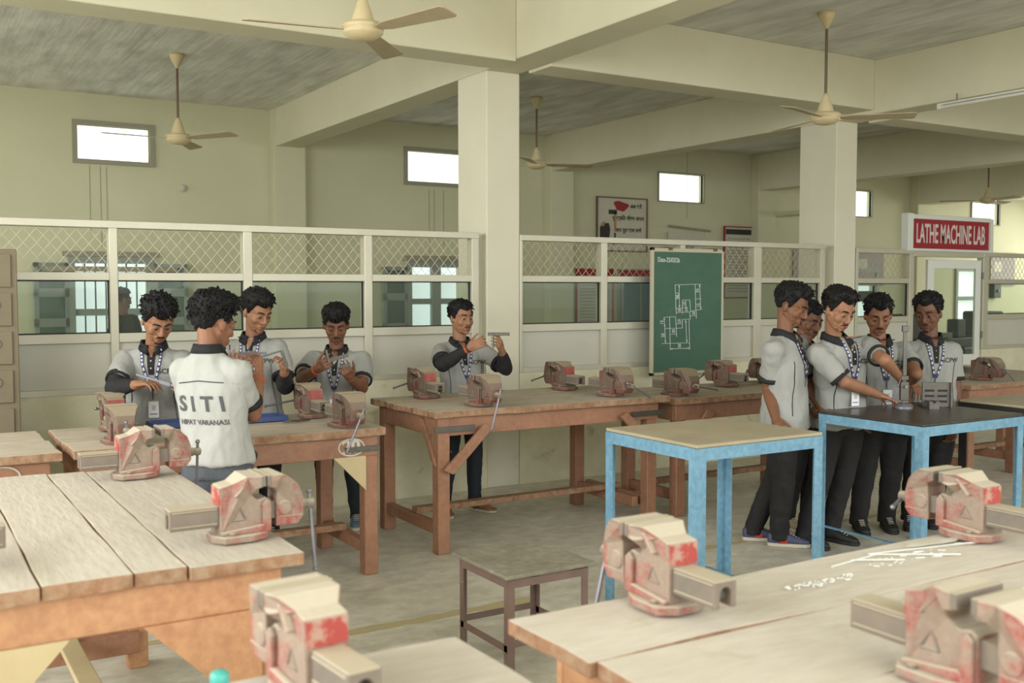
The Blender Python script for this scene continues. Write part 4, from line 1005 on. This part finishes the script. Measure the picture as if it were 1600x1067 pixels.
    for s_, e_ in ((sA, eA), (sB, eB)):
        d = (e_-s_).normalized(); inn = (mid-s_)*.25
        c1 = s_+d*.20
        g.sweep([s_+inn-up*.0, s_, s_+d*.06, s_+d*.14, c1], [.058,.064,.065,.063,.063], 16); g.cap(s_+inn*.8-up*.006,s_-up*.006,.062,.063,14)
        g.cap(nk-up*.045, s_-up*.012, .052, .052, 14)
        sl_end.append((c1, d))
    me = remesh(g, .0085, 5, .5)
    me.update(); wrinkle(me, .020, 6.5, .5, seed); wrinkle(me, .007, 19, .55, seed+3)
    shm = 'cblack' if dark else shirt
    sh = put(me, 'shirt', shm, t)
    bvh = BVHTree.FromPolygons([v.co.copy() for v in me.vertices], [p.vertices[:] for p in me.polygons])
    for c1, d in sl_end:
        if dark: break
        u_ = G(); rgs = []; o_ = d.orthogonal().normalized(); v_ = d.cross(o_)
        vs = []; n_ = 20
        for q_, rr_ in ((-.008,.0725),(.018,.0715),(.018,.062),(-.008,.052)):
            for i in range(n_):
                a = 2*math.pi*i/n_; vs.append(c1+d*q_+(o_*math.cos(a)+v_*math.sin(a))*rr_)
        fs = [(j*n_+i, j*n_+(i+1) % n_, ((j+1) % 4)*n_+(i+1) % n_, ((j+1) % 4)*n_+i) for j in range(4) for i in range(n_)]
        u_.add(vs, fs); u_.build('sleeve_cuff', 'cblack', t, smooth=True)
    # ray-cast decoration laid onto the cloth
    chl, chf = lat_top, ft
    def surf(x, z, front=1, off=.003):
        c = pel.lerp(mid, max(0, min(1.05, (z-pel.z)/(mid.z-pel.z)))); k = max(0, min(1, (z-pel.z)/(mid.z-pel.z)))
        la = (l*(1-k)+chl*k).normalized(); fr = la.cross(up).normalized()*front
        base = Vector((c.x, c.y, z))+la*x; hit = bvh.ray_cast(base+fr*.5, -fr)
        if hit[0] is None: return base+fr*.12
        return hit[0]+fr*off
    def ribbon(pts, w_, m, nm, front=1, off=.003, par=None, th_=.0016, label=None):
        g_ = G(); k = len(pts); P_ = [];
        dense = []
        for a, b in zip(pts[:-1], pts[1:]):
            for i in range(6): dense.append((a[0]+(b[0]-a[0])*i/6, a[1]+(b[1]-a[1])*i/6))
        dense.append(pts[-1]); vs = []
        for i, (x, z) in enumerate(dense):
            a = dense[max(0,i-1)]; b = dense[min(len(dense)-1,i+1)]; dx, dz = b[0]-a[0], b[1]-a[1]; L_ = math.hypot(dx, dz) or 1
            ww = w_ if not isinstance(w_, tuple) else w_[0]+(w_[1]-w_[0])*i/(len(dense)-1)
            nx, nz_ = -dz/L_*ww/2, dx/L_*ww/2
            for s in (-1, 1):
                p = surf(x+s*nx, z+s*nz_, front, off); vs += [p, p+(surf(x,z,front,off+.01)-surf(x,z,front,off)).normalized()*th_]
        n_ = len(dense); fs = []
        for i in range(n_-1):
            a = i*4; b = a+4
            fs += [(a,b,b+2,a+2),(a+1,a+3,b+3,b+1),(a,a+1,b+1,b),(a+2,b+2,b+3,a+3)]
        g_.add(vs, fs); return g_.build(nm, m, par or t, label=label)
    def decal(me_, x0, z0, m, nm, front=1):
        for v in me_.vertices:
            p = surf(x0+v.co.x*(1 if front == 1 else -1), z0+v.co.y, front, .0035+v.co.z); v.co = p
        return put(me_, nm, m, t)
    if not dark:
        zt = nk.z
        ribbon([(0, zt-.0), (0, zt-.17)], (.060,.030), 'cblack', 'placket', 1, .002)
        ribbon([(0, zt+.012), (0, zt-.062)], (.052,.010), sk, 'bare_throat', 1, .0042)
        for k in range(2):
            p = surf(0, zt-.085-.045*k, 1, .005); bt = G().ell(p,(.005,.005,.005),nu=8,nv=6).build('button','lanw',t)
        for s in (-1, 1): ribbon([(s*.135,zt-.16),(s*.122,zt-.30),(s*.140,zt-.50)], .0035, 'cblack', 'side_piping', 1, .0015)
        ribbon([(-.13,zt-.150),(0,zt-.142),(.13,zt-.158)], .0045, 'cblack', 'back_piping', -1, .0015)
        # folded collar
        cg = G(); n_ = 28; vs = []
        la = lat_top; fr = ft; base = nk+up*.005
        for lev in range(4):
            for i in range(n_+1):
                a = -math.pi+.30+(2*math.pi-.60)*i/n_      # opening at the front
                ca, sa = math.sin(a), -math.cos(a)         # sa=+1 at a=pi (front)
                fo = max(0, sa)
                rx, ry, z = [(.066,.064,.034),(.074,.073,.036),(.088,.088,-.010),(.080,.080,-.012)][lev]
                z = z - fo*.030 - (.018*fo**3 if lev > 1 else 0); 
                pp_ = base + la*(rx*ca) + fr*((ry+fo*.006)*sa) + up*z
                if lev > 1 and abs(sa) > .25:
                    sg = 1 if sa > 0 else -1; hq = bvh.ray_cast(pp_+fr*sg*.3, -fr*sg)
                    if hq[0] is not None and (hq[0]-pp_).dot(fr)*sg > -.035: pp_ = hq[0]+fr*sg*(.013 if lev == 2 else .004)
                vs.append(pp_)
        fs = []
        for lev in range(4):
            nl = (lev+1) % 4
            for i in range(n_): fs.append((lev*(n_+1)+i, lev*(n_+1)+i+1, nl*(n_+1)+i+1, nl*(n_+1)+i))
        fs += [(0,(n_+1),2*(n_+1),3*(n_+1)), (n_,n_+(n_+1),n_+2*(n_+1),n_+3*(n_+1))]
        cg.add(vs, fs).build('collar', 'cblack', t, smooth=True)
        # skin of the open neck
        if emblem:
            m_ = text(logo, .044, 'ink3', 'x', bold=.0005, mesh_only=True, extrude=.0004); decal(m_, .098, zt-.150, 'ink3', 'chest_lettering', 1)
            ar = G()
            for k in range(5):
                a0 = math.pi*(k+.5)/5; ar.tube((.085+.034*math.cos(a0),zt-.137+.022*math.sin(a0),0),(.085+.046*math.cos(a0),zt-.137+.030*math.sin(a0),0),.0016,n=4)
            am = ar.mesh('crest')
            for v in am.vertices: v.co = surf(v.co.x, v.co.y, 1, .003+v.co.z*.3)
            put(am, 'chest_crest', 'sole', t)
        if lan:
            bot = zt-.27
            ln_ = thing_part = None
            for s in (-1, 1):
                lo_ = ribbon([(s*.062,zt+.010),(s*.050,zt-.10),(s*.006,bot)], .016, 'lan', 'lanyard_strap', 1, .006)
                for k in range(9):
                    u0 = .10+k*.095; u1 = u0+.055
                    def pt(u): 
                        return (s*(.062-.024*u), zt+.010-.22*u) if u < .5 else (s*(.050-(u-.5)*2*.044), zt-.10-(u-.5)*2*.17)
                    ribbon([pt(u0), pt(u1)], .0095, 'lanw', 'strap_print', 1, .0082, par=lo_)
            ribbon([(0,bot),(0,bot-.055)], .006, 'lan', 'lanyard_clip', 1, .008)
            if card:
                p = surf(0, bot-.11, 1, .016); la = l; fr = f
                R3 = Matrix((( -la.x, fr.x, 0),( -la.y, fr.y, 0),(0,0,1))).to_4x4(); R3.translation = p
                c_ = G().box(-.030,.030,-.0015,.0015,-.055,.045,R3).build('id_card','card',t)
                G().box(-.012,.012,.0015,.002,-.01,.02,R3).build('card_photo','chalkdim',c_); G().box(-.022,.022,.0015,.002,-.035,-.03,R3).build('card_line','lan',c_)
        if back_print:
            m_ = text('S I T I', .105, 'ink2', 'x', bold=.003, mesh_only=True, extrude=.0004)
            bm = bmesh.new(); bm.from_mesh(m_); bmesh.ops.subdivide_edges(bm, edges=bm.edges, cuts=1); bm.to_mesh(m_); bm.free()
            m_ = m_; 
            for v in m_.vertices: v.co.y -= .0
            decal(m_, -.0, zt-.26, 'ink2', 'back_lettering', -1)
            m_ = text('HIPAT VARANASI', .036, 'ink2', 'x', bold=.0005, sx=.92, mesh_only=True, extrude=.0004); decal(m_, .0, zt-.35, 'ink2', 'back_lettering', -1)
    # black arm sleeves
    if sleeves:
        for ab in sleeves:
            s_, e_, w_ = (sA, eA, wA) if ab == 'A' else (sB, eB, wB)
            d = (e_-s_).normalized(); g = G(); g.cap(s_+d*.16, e_, .052, .050, 14); g.cap(e_, e_.lerp(w_,.35), .050, .048, 14); g.cap(e_.lerp(w_,.35), e_.lerp(w_,.80), .048, .034, 14)
            me = remesh(g, .008, 4); me.update(); wrinkle(me, .007, 20, 1, seed+7); put(me, 'arm_sleeve', 'cblack', t)
    for (ab, m_, kk) in bands:
        e_, w_ = (eA, wA) if ab == 'A' else (eB, wB); d = (w_-e_).normalized(); c_ = w_-d*kk
        o_ = d.orthogonal().normalized(); v_ = d.cross(o_); b_ = G()
        for i in range(14):
            a, b = 2*math.pi*i/14, 2*math.pi*(i+1)/14; rw = .030
            b_.tube(c_+(o_*math.cos(a)+v_*math.sin(a))*rw, c_+(o_*math.cos(b)+v_*math.sin(b))*rw, .0045, n=6)
        b_.build('wrist_band', m_, t)
    # ---------------- trousers and shoes
    g = G(); loft(g, [(pel-up*.10,l,f,.160,.114),(pel+up*.02,l,f,.160,.112),(pel+up*.06,l,f,.150,.105)], 22); g.cap(pel+l*.07-up*.06, pel-l*.07-up*.06, .108)
    for i, fp in enumerate(feetp):
        hip = pel+l*(.085 if i == 0 else -.085)-up*.06; an = fp+up*.07; kn = hip.lerp(an, .52)+f*.025
        slim = .82 if trouser in ('navyjean',) else 1
        g.sweep([hip+up*.02, hip.lerp(kn,.5), kn, kn.lerp(an,.5)-f*.008, an+up*.02, fp+up*.045], [.098,.090*slim,.070*slim,.064*slim,.058*slim,.062*slim], 16)
    me = remesh(g, .010, 4); me.update(); wrinkle(me, .010, 9, .8, seed+11); wrinkle(me, .004, 24, 1.2, seed+12, False); put(me, 'trousers', trouser, t)
    for i, fp in enumerate(feetp):
        fd = Matrix.Rotation(R(footrot[i]),3,'Z') @ f; lf = Vector((-fd.y,fd.x,0))
        def sec(y, w_, z0, z1): return (fp+fd*y+up*(z0+z1)/2, lf, up, w_, (z1-z0)/2)
        if sandals:
            s_ = G(); pts = [(-.055,.028),(-.06,0),(-.055,-.028),(0,-.034),(.08,-.042),(.15,-.045),(.195,-.03),(.205,0),(.195,.03),(.15,.045),(.08,.040),(0,.034)]
            vs = [fp+fd*a+lf*b+up*z for z in (.002,.018) for a, b in pts]; k = len(pts)
            s_.add(vs, [tuple(range(k-1,-1,-1)), tuple(range(k,2*k))]+[(a,(a+1)%k,k+(a+1)%k,k+a) for a in range(k)]); so = s_.build('sandal','sole',t,bevel=.003)
            x_ = G()
            for s in (-1,1): x_.sweep([fp+fd*.135+up*.04, fp+fd*.09+lf*s*.030+up*.058, fp+fd*.03+lf*s*.043+up*.020],[.005,.007,.006],6)
            x_.build('sandal_strap','slip',so); continue
        s_ = G(); loft(s_, [sec(-.075,.022,.024,.075),sec(-.06,.034,.018,.092),(fp-fd*.01+up*.058,lf,up,.038,.040),sec(.05,.040,.018,.088),sec(.10,.044,.018,.068),sec(.15,.043,.018,.056),sec(.185,.032,.018,.048),sec(.20,.014,.02,.04)], 16, 2.6)
        col = (shoecol or (shoe,shoe))[i]
        so = s_.build('shoe', col, t, smooth=True)
        s_ = G(); pts = [(-.080,0),(-.074,.028),(-.04,.038),(.05,.042),(.11,.047),(.17,.042),(.205,.022),(.212,0),(.205,-.022),(.17,-.042),(.11,-.047),(.05,-.042),(-.04,-.038),(-.074,-.028)]
        vs = [fp+fd*a+lf*b+up*z for z in (.002,.026) for a, b in pts]; k = len(pts)
        s_.add(vs, [tuple(range(k-1,-1,-1)), tuple(range(k,2*k))]+[(a,(a+1)%k,k+(a+1)%k,k+a) for a in range(k)]); s_.build('sole','sole' if col != 'shoeblack' else 'shoeblack',so,bevel=.004)
        s_ = G()
        for j in range(4): s_.tube(fp+fd*(.065+.018*j)+lf*.018+up*(.088-.009*j), fp+fd*(.072+.018*j)-lf*.018+up*(.088-.009*j), .003, n=5)
        s_.build('laces','sole' if col != 'shoered' else 'shoered',so)
        if col == 'shoeblue': 
            s_ = G(); 
            for s in (-1,1):
                s_ = G(); s_.box(.0,.05,s*.037,s*.045,.028,.058,Matrix.Translation(fp) @ Matrix(((fd.x,lf.x,0),(fd.y,lf.y,0),(0,0,1))).to_4x4())
                s_.build('red_side_patch','shoered',so)
    return t, dict(root=root, wA=wA, wB=wB, hA=hA, hB=hB)
for n_, c in (('a',(142,98,72)),('b',(122,82,58)),('c',(154,110,82)),('d',(112,76,56)),('e',(150,106,78))):
    M['skin_'+n_] = skinmat(n_, c); M['lips_'+n_] = lipmat(n_, c)
PEOPLE = {
 'P1': {'neck': [1.402, 6.495, 1.345], 'head': [1.4, 6.353, 1.51], 'pelvis': [1.421, 6.62, 0.893], 'A': [[1.267, 6.596, 1.262], [1.147, 6.385, 1.111], [1.232, 6.152, 1.145], [1.33, 6.016, 1.169]], 'B': [[1.557, 6.476, 1.258], [1.564, 6.299, 1.035], [1.508, 6.071, 1.119], [1.404, 5.938, 1.143]], 'face': -90.1, 'hyaw': -87.1, 'hpit': 32},
 'P2': {'neck': [1.404, 5.262, 1.378], 'head': [1.455, 5.322, 1.52], 'pelvis': [1.436, 5.232, 0.81], 'A': [[1.313, 5.394, 1.278], [1.384, 5.498, 1.023], [1.568, 5.464, 1.242], [1.667, 5.571, 1.329]], 'B': [[1.52, 5.15, 1.28], [1.632, 5.254, 1.039], [1.712, 5.399, 1.227], [1.743, 5.502, 1.358]], 'face': 59.7, 'hyaw': 19.7, 'hpit': 15},
 'P3': {'neck': [2.07, 6.639, 1.378], 'head': [2.071, 6.555, 1.548], 'pelvis': [2.088, 6.691, 0.871], 'A': [[1.927, 6.722, 1.302], [1.857, 6.592, 1.058], [1.885, 6.371, 1.172], [1.947, 6.25, 1.273]], 'B': [[2.204, 6.552, 1.302], [2.199, 6.393, 1.065], [2.121, 6.187, 1.183], [2.074, 6.094, 1.317]], 'face': -87.3, 'hyaw': -75.3, 'hpit': 22},
 'P4': {'neck': [2.723, 6.819, 1.263], 'head': [2.698, 6.764, 1.447], 'pelvis': [2.719, 6.843, 0.838], 'A': [[2.578, 6.904, 1.195], [2.417, 6.698, 1.082], [2.449, 6.465, 1.167], [2.465, 6.308, 1.231]], 'B': [[2.872, 6.724, 1.195], [2.787, 6.519, 1.017], [2.63, 6.343, 1.099], [2.541, 6.234, 1.195]], 'face': -111.7, 'hyaw': -111.7, 'hpit': 22},
 'P5': {'neck': [3.739, 6.868, 1.292], 'head': [3.746, 6.851, 1.474], 'pelvis': [3.742, 6.837, 0.814], 'A': [[3.589, 6.897, 1.227], [3.48, 6.649, 1.14], [3.593, 6.466, 1.268], [3.7, 6.354, 1.339]], 'B': [[3.903, 6.822, 1.226], [3.975, 6.578, 1.096], [3.847, 6.421, 1.244], [3.754, 6.32, 1.344]], 'face': -88.7, 'hyaw': -86.7, 'hpit': 3},
 'P6': {'neck': [4.906, 4.668, 1.404], 'head': [4.953, 4.65, 1.588], 'pelvis': [4.9, 4.643, 0.925], 'A': [[4.722, 4.588, 1.323], [4.787, 4.685, 1.063], [4.694, 4.531, 0.89], [4.633, 4.407, 0.79]], 'B': [[5.126, 4.763, 1.323], [5.24, 4.775, 1.062], [5.172, 4.586, 0.914], [5.077, 4.473, 0.829]], 'face': -68.5, 'hyaw': -70.5, 'hpit': 22},
 'P7': {'neck': [5.54, 5.095, 1.304], 'head': [5.58, 5.081, 1.476], 'pelvis': [5.547, 5.063, 0.842], 'A': [[5.389, 5.066, 1.229], [5.276, 4.932, 1.004], [5.187, 4.723, 0.899], [5.111, 4.578, 0.856]], 'B': [[5.728, 5.092, 1.216], [5.666, 4.94, 0.983], [5.522, 4.81, 0.826], [5.429, 4.727, 0.71]], 'face': -92.6, 'hyaw': -95.6, 'hpit': 18},
 'P8': {'neck': [5.21, 4.539, 1.381], 'head': [5.167, 4.459, 1.564], 'pelvis': [5.343, 4.59, 0.861], 'A': [[5.057, 4.533, 1.287], [5.16, 4.4, 1.11], [5.47, 4.38, 1.01], [5.58, 4.32, 0.965]], 'B': [[5.459, 4.5, 1.326], [5.347, 4.249, 1.252], [5.56, 4.306, 1.134], [5.709, 4.351, 1.065]], 'face': -101.3, 'hyaw': -97.3, 'hpit': 24},
 'P9': {'neck': [5.832, 4.684, 1.346], 'head': [5.791, 4.661, 1.519], 'pelvis': [5.887, 4.69, 0.837], 'A': [[5.698, 4.761, 1.267], [5.62, 4.722, 0.995], [5.503, 4.552, 0.854], [5.418, 4.454, 0.745]], 'B': [[5.965, 4.598, 1.267], [5.837, 4.381, 1.133], [6.007, 4.548, 1.056], [5.951, 4.407, 0.979]], 'face': -129.5, 'hyaw': -129.5, 'hpit': 22},
 'P10': {'neck': [6.31, 4.626, 1.349], 'head': [6.274, 4.624, 1.527], 'pelvis': [6.3, 4.6, 0.806], 'A': [[6.18, 4.7, 1.259], [6.144, 4.703, 0.969], [6.044, 4.59, 0.77], [5.957, 4.5, 0.654]], 'B': [[6.432, 4.546, 1.263], [6.429, 4.501, 0.963], [6.331, 4.442, 0.74], [6.231, 4.398, 0.611]], 'face': -155.9, 'hyaw': -157.9, 'hpit': 14},
 'P11': {'neck': [2.315, 12.186, 1.4], 'head': [2.301, 12.205, 1.573], 'pelvis': [2.314, 12.157, 0.907], 'A': [[2.252, 12.222, 1.342], [2.252, 12.396, 1.116], [2.238, 12.266, 0.904], [2.208, 12.11, 0.842]], 'B': [[2.388, 12.138, 1.342], [2.457, 12.297, 1.115], [2.427, 12.169, 0.902], [2.395, 12.014, 0.84]], 'face': 49.2, 'hyaw': 19.2, 'hpit': 5}}
def foot(x, y): return (x, y, 0)
person(PEOPLE['P1'], 'c', 'man with black arm sleeve reading a caliper, leftmost of the men behind the bench', 'curly', sleeves='AB', stache=1, beard=1.3, seed=1, feet=[foot(1.50,6.72),foot(1.28,6.72)], hs=1.12, curl=(.6,.8), palms=(Vector((0,.2,-1)),None), puff=1.05)
person(PEOPLE['P2'], 'a', 'man seen from behind in light grey shirt lettered SITI and faded jeans', 'curly', seed=2, shirt='shirtlight', trouser='jean', shoe='shoebeige', feet=[foot(1.33,5.20),foot(1.50,5.14)], hs=1.14, curl=(.9,.9), back_print=True, lan=False, emblem=False, beard=1.2, girth=.98, puff=1.25, hemd=.03, bands=(('B','thread',.03),), H=1.60)
person(PEOPLE['P3'], 'c', 'man with black sleeve and raised hand, beside the man seen from behind', 'side', sleeves='B', seed=3, feet=[foot(2.20,6.74),foot(2.0,6.76)], hs=1.10, curl=(.9,.75), palms=(None,Vector((-.8,-.6,.2))), H=1.68)
person(PEOPLE['P4'], 'b', 'man looking down at a small steel square by the bench end marked 20', 'fringe', seed=4, stache=1, trouser='navyjean', shoe='shoegrey', feet=[foot(2.86,6.80),foot(2.62,6.80)], hs=1.10, curl=(.95,1.0), H=1.60, bands=(('A','thread',.03),))
person(PEOPLE['P5'], 'c', 'man in sandals holding a try square out at arm level, before the central pillar', 'short', sleeves='AB', seed=5, stache=.7, trouser='navyjean', sandals=True, feet=[foot(3.83,6.80),foot(3.57,6.80)], footrot=(28,-12), hs=1.08, curl=(.7,.7), H=1.60, openeye=1, girth=.95, bands=(('A','thread',.02),('A','black',.0)))
person(PEOPLE['P6'], 'b', 'man in profile with blue and red trainers, leftmost of the group at the black table', 'quiff', seed=6, shoe='shoeblue', feet=[foot(4.97,4.98),foot(5.0,4.78)], footrot=(30,25), hs=1.10, curl=(.35,.35), H=1.72, beard=1.1, card=False, palms=(Vector((.5,.5,0)),None))
person(PEOPLE['P7'], 'd', 'man half hidden between the man in profile and the man reaching over the table', 'short', seed=7, shoe='shoebeige', feet=[foot(5.62,5.10),foot(5.40,5.10)], hs=1.06, H=1.62, stache=.8, curl=(.4,.4))
person(PEOPLE['P8'], 'c', 'man leaning over the black table with his hand on the gauge base', 'quiff', seed=8, feet=[foot(5.40,4.70),foot(5.18,4.72)], hs=1.10, H=1.70, stache=.9, beard=.8, curl=(.6,.5), palms=(Vector((0,0,-1)),None), footrot=(20,5))
person(PEOPLE['P9'], 'a', 'man with moustache behind the height gauge, white card on his chest', 'short', seed=9, feet=[foot(6.02,4.74),foot(5.80,4.80)], hs=1.10, H=1.64, stache=1.2, curl=(.35,.55), palms=(None,Vector((0,0,-1))), puff=1.1)
person(PEOPLE['P10'], 'd', 'man standing at the right end of the group with his arm hanging', 'quiff', seed=10, feet=[foot(6.42,4.66),foot(6.22,4.70)], hs=1.10, H=1.64, beard=1.0, stache=.8, curl=(.35,.4), shoe='shoeblack')
person(PEOPLE['P11'], 'd', 'dark silhouetted figure behind the glass before the left barred window', 'short', seed=12, dark=True, lan=False, emblem=False, trouser='cblack', H=1.66, hs=1.05, card=False)
# ---------------- tools in the hands
def stick(name, label, cat, parts, loc):
    t = thing(name, label, cat, loc)
    L_ = Vector(loc)
    for (nm, m, a, b, w_, th_) in parts:
        a = Vector(a)-L_; b = Vector(b)-L_; d = (b-a); x = d.normalized(); z = Vector((0,0,1)); z = (z-x*z.dot(x)); z = z.normalized() if z.length > .1 else x.orthogonal().normalized(); y = z.cross(x)
        mt = Matrix(((x.x,y.x,z.x),(x.y,y.y,z.y),(x.z,y.z,z.z))).to_4x4(); mt.translation = a
        G().box(0,d.length,-th_/2,th_/2,-w_/2,w_/2,mt).build(nm, m, t, bevel=.0008)
    return t
def W(n_, ab, i): return Vector(PEOPLE[n_][ab][i])
# P1 caliper
a = W('P1','A',3); b = W('P1','B',3)
d = (b-a).normalized(); c0 = a-d*.16; c1 = b+d*.02
stick('caliper','long steel vernier caliper held by the leftmost man','caliper',[('beam','steel',c0,c1,.012,.004),('slider','steel',c0+d*.16,c0+d*.23,.022,.008),('jaw','steel',c1-Vector((0,0,.0)),c1-Vector((0,0,.05)),.012,.005)],tuple(a))
a = W('P2','A',3); b = W('P2','B',3)
d = Vector((math.cos(R(-25)), math.sin(R(-25)), .02)).normalized(); c = (a+b)/2+Vector((0,0,-.0))
stick('caliper','vernier caliper with block held up by the man seen from behind','caliper',[('beam','steel',c-d*.12,c+d*.09,.014,.004),('slider','steel',c-d*.03,c+d*.03,.026,.010),('jaw','dsteel',c-d*.11+Vector((0,0,-.03)),c-d*.11+Vector((0,0,.05)),.014,.006),('jaw','dsteel',c-d*.09+Vector((0,0,-.03)),c-d*.09+Vector((0,0,.02)),.012,.006)],tuple(c))
b = W('P3','B',3); d = Vector((math.cos(R(-28)), math.sin(R(-28)), .30)).normalized()
stick('hacksaw','dark hacksaw frame held upright by the man with raised hand','hacksaw',[('frame_bar','dsteel',b-d*.16,b,.012,.006),('handle','dsteel',b,b+Vector((.03,-.01,-.10)),.022,.014),('block','vise_iron',b-d*.24,b-d*.15,.03,.04)],tuple(b))
a = W('P4','A',3); b = W('P4','B',3); d = Vector((math.cos(R(-30)), math.sin(R(-30)), .28)).normalized(); c = a+Vector((0,0,-.0))
stick('try_square','small steel square held at chest height by the man looking down','try square',[('blade','dsteel',c-d*.01,c+d*.13,.024,.003),('stock','dsteel',c+Vector((0,0,-.02)),c+Vector((-.02,0,.07)),.014,.010)],tuple(c))
stick('work_piece','small metal block in the lower hand of the man looking down','block',[('block','dsteel',b-d*.02,b+d*.04,.02,.03)],tuple(b))
a = W('P5','A',3); b = W('P5','B',3); c = (a+b)/2+Vector((.02,0,.03)); d = Vector((math.cos(R(-31)), math.sin(R(-31)), 0))
stick('try_square','steel try square held out level before the central pillar','try square',[('blade','dsteel',c-d*.06,c+d*.10,.024,.003),('stock','dsteel',c-d*.02+Vector((0,0,-.10)),c-d*.02,.018,.012)],tuple(c))
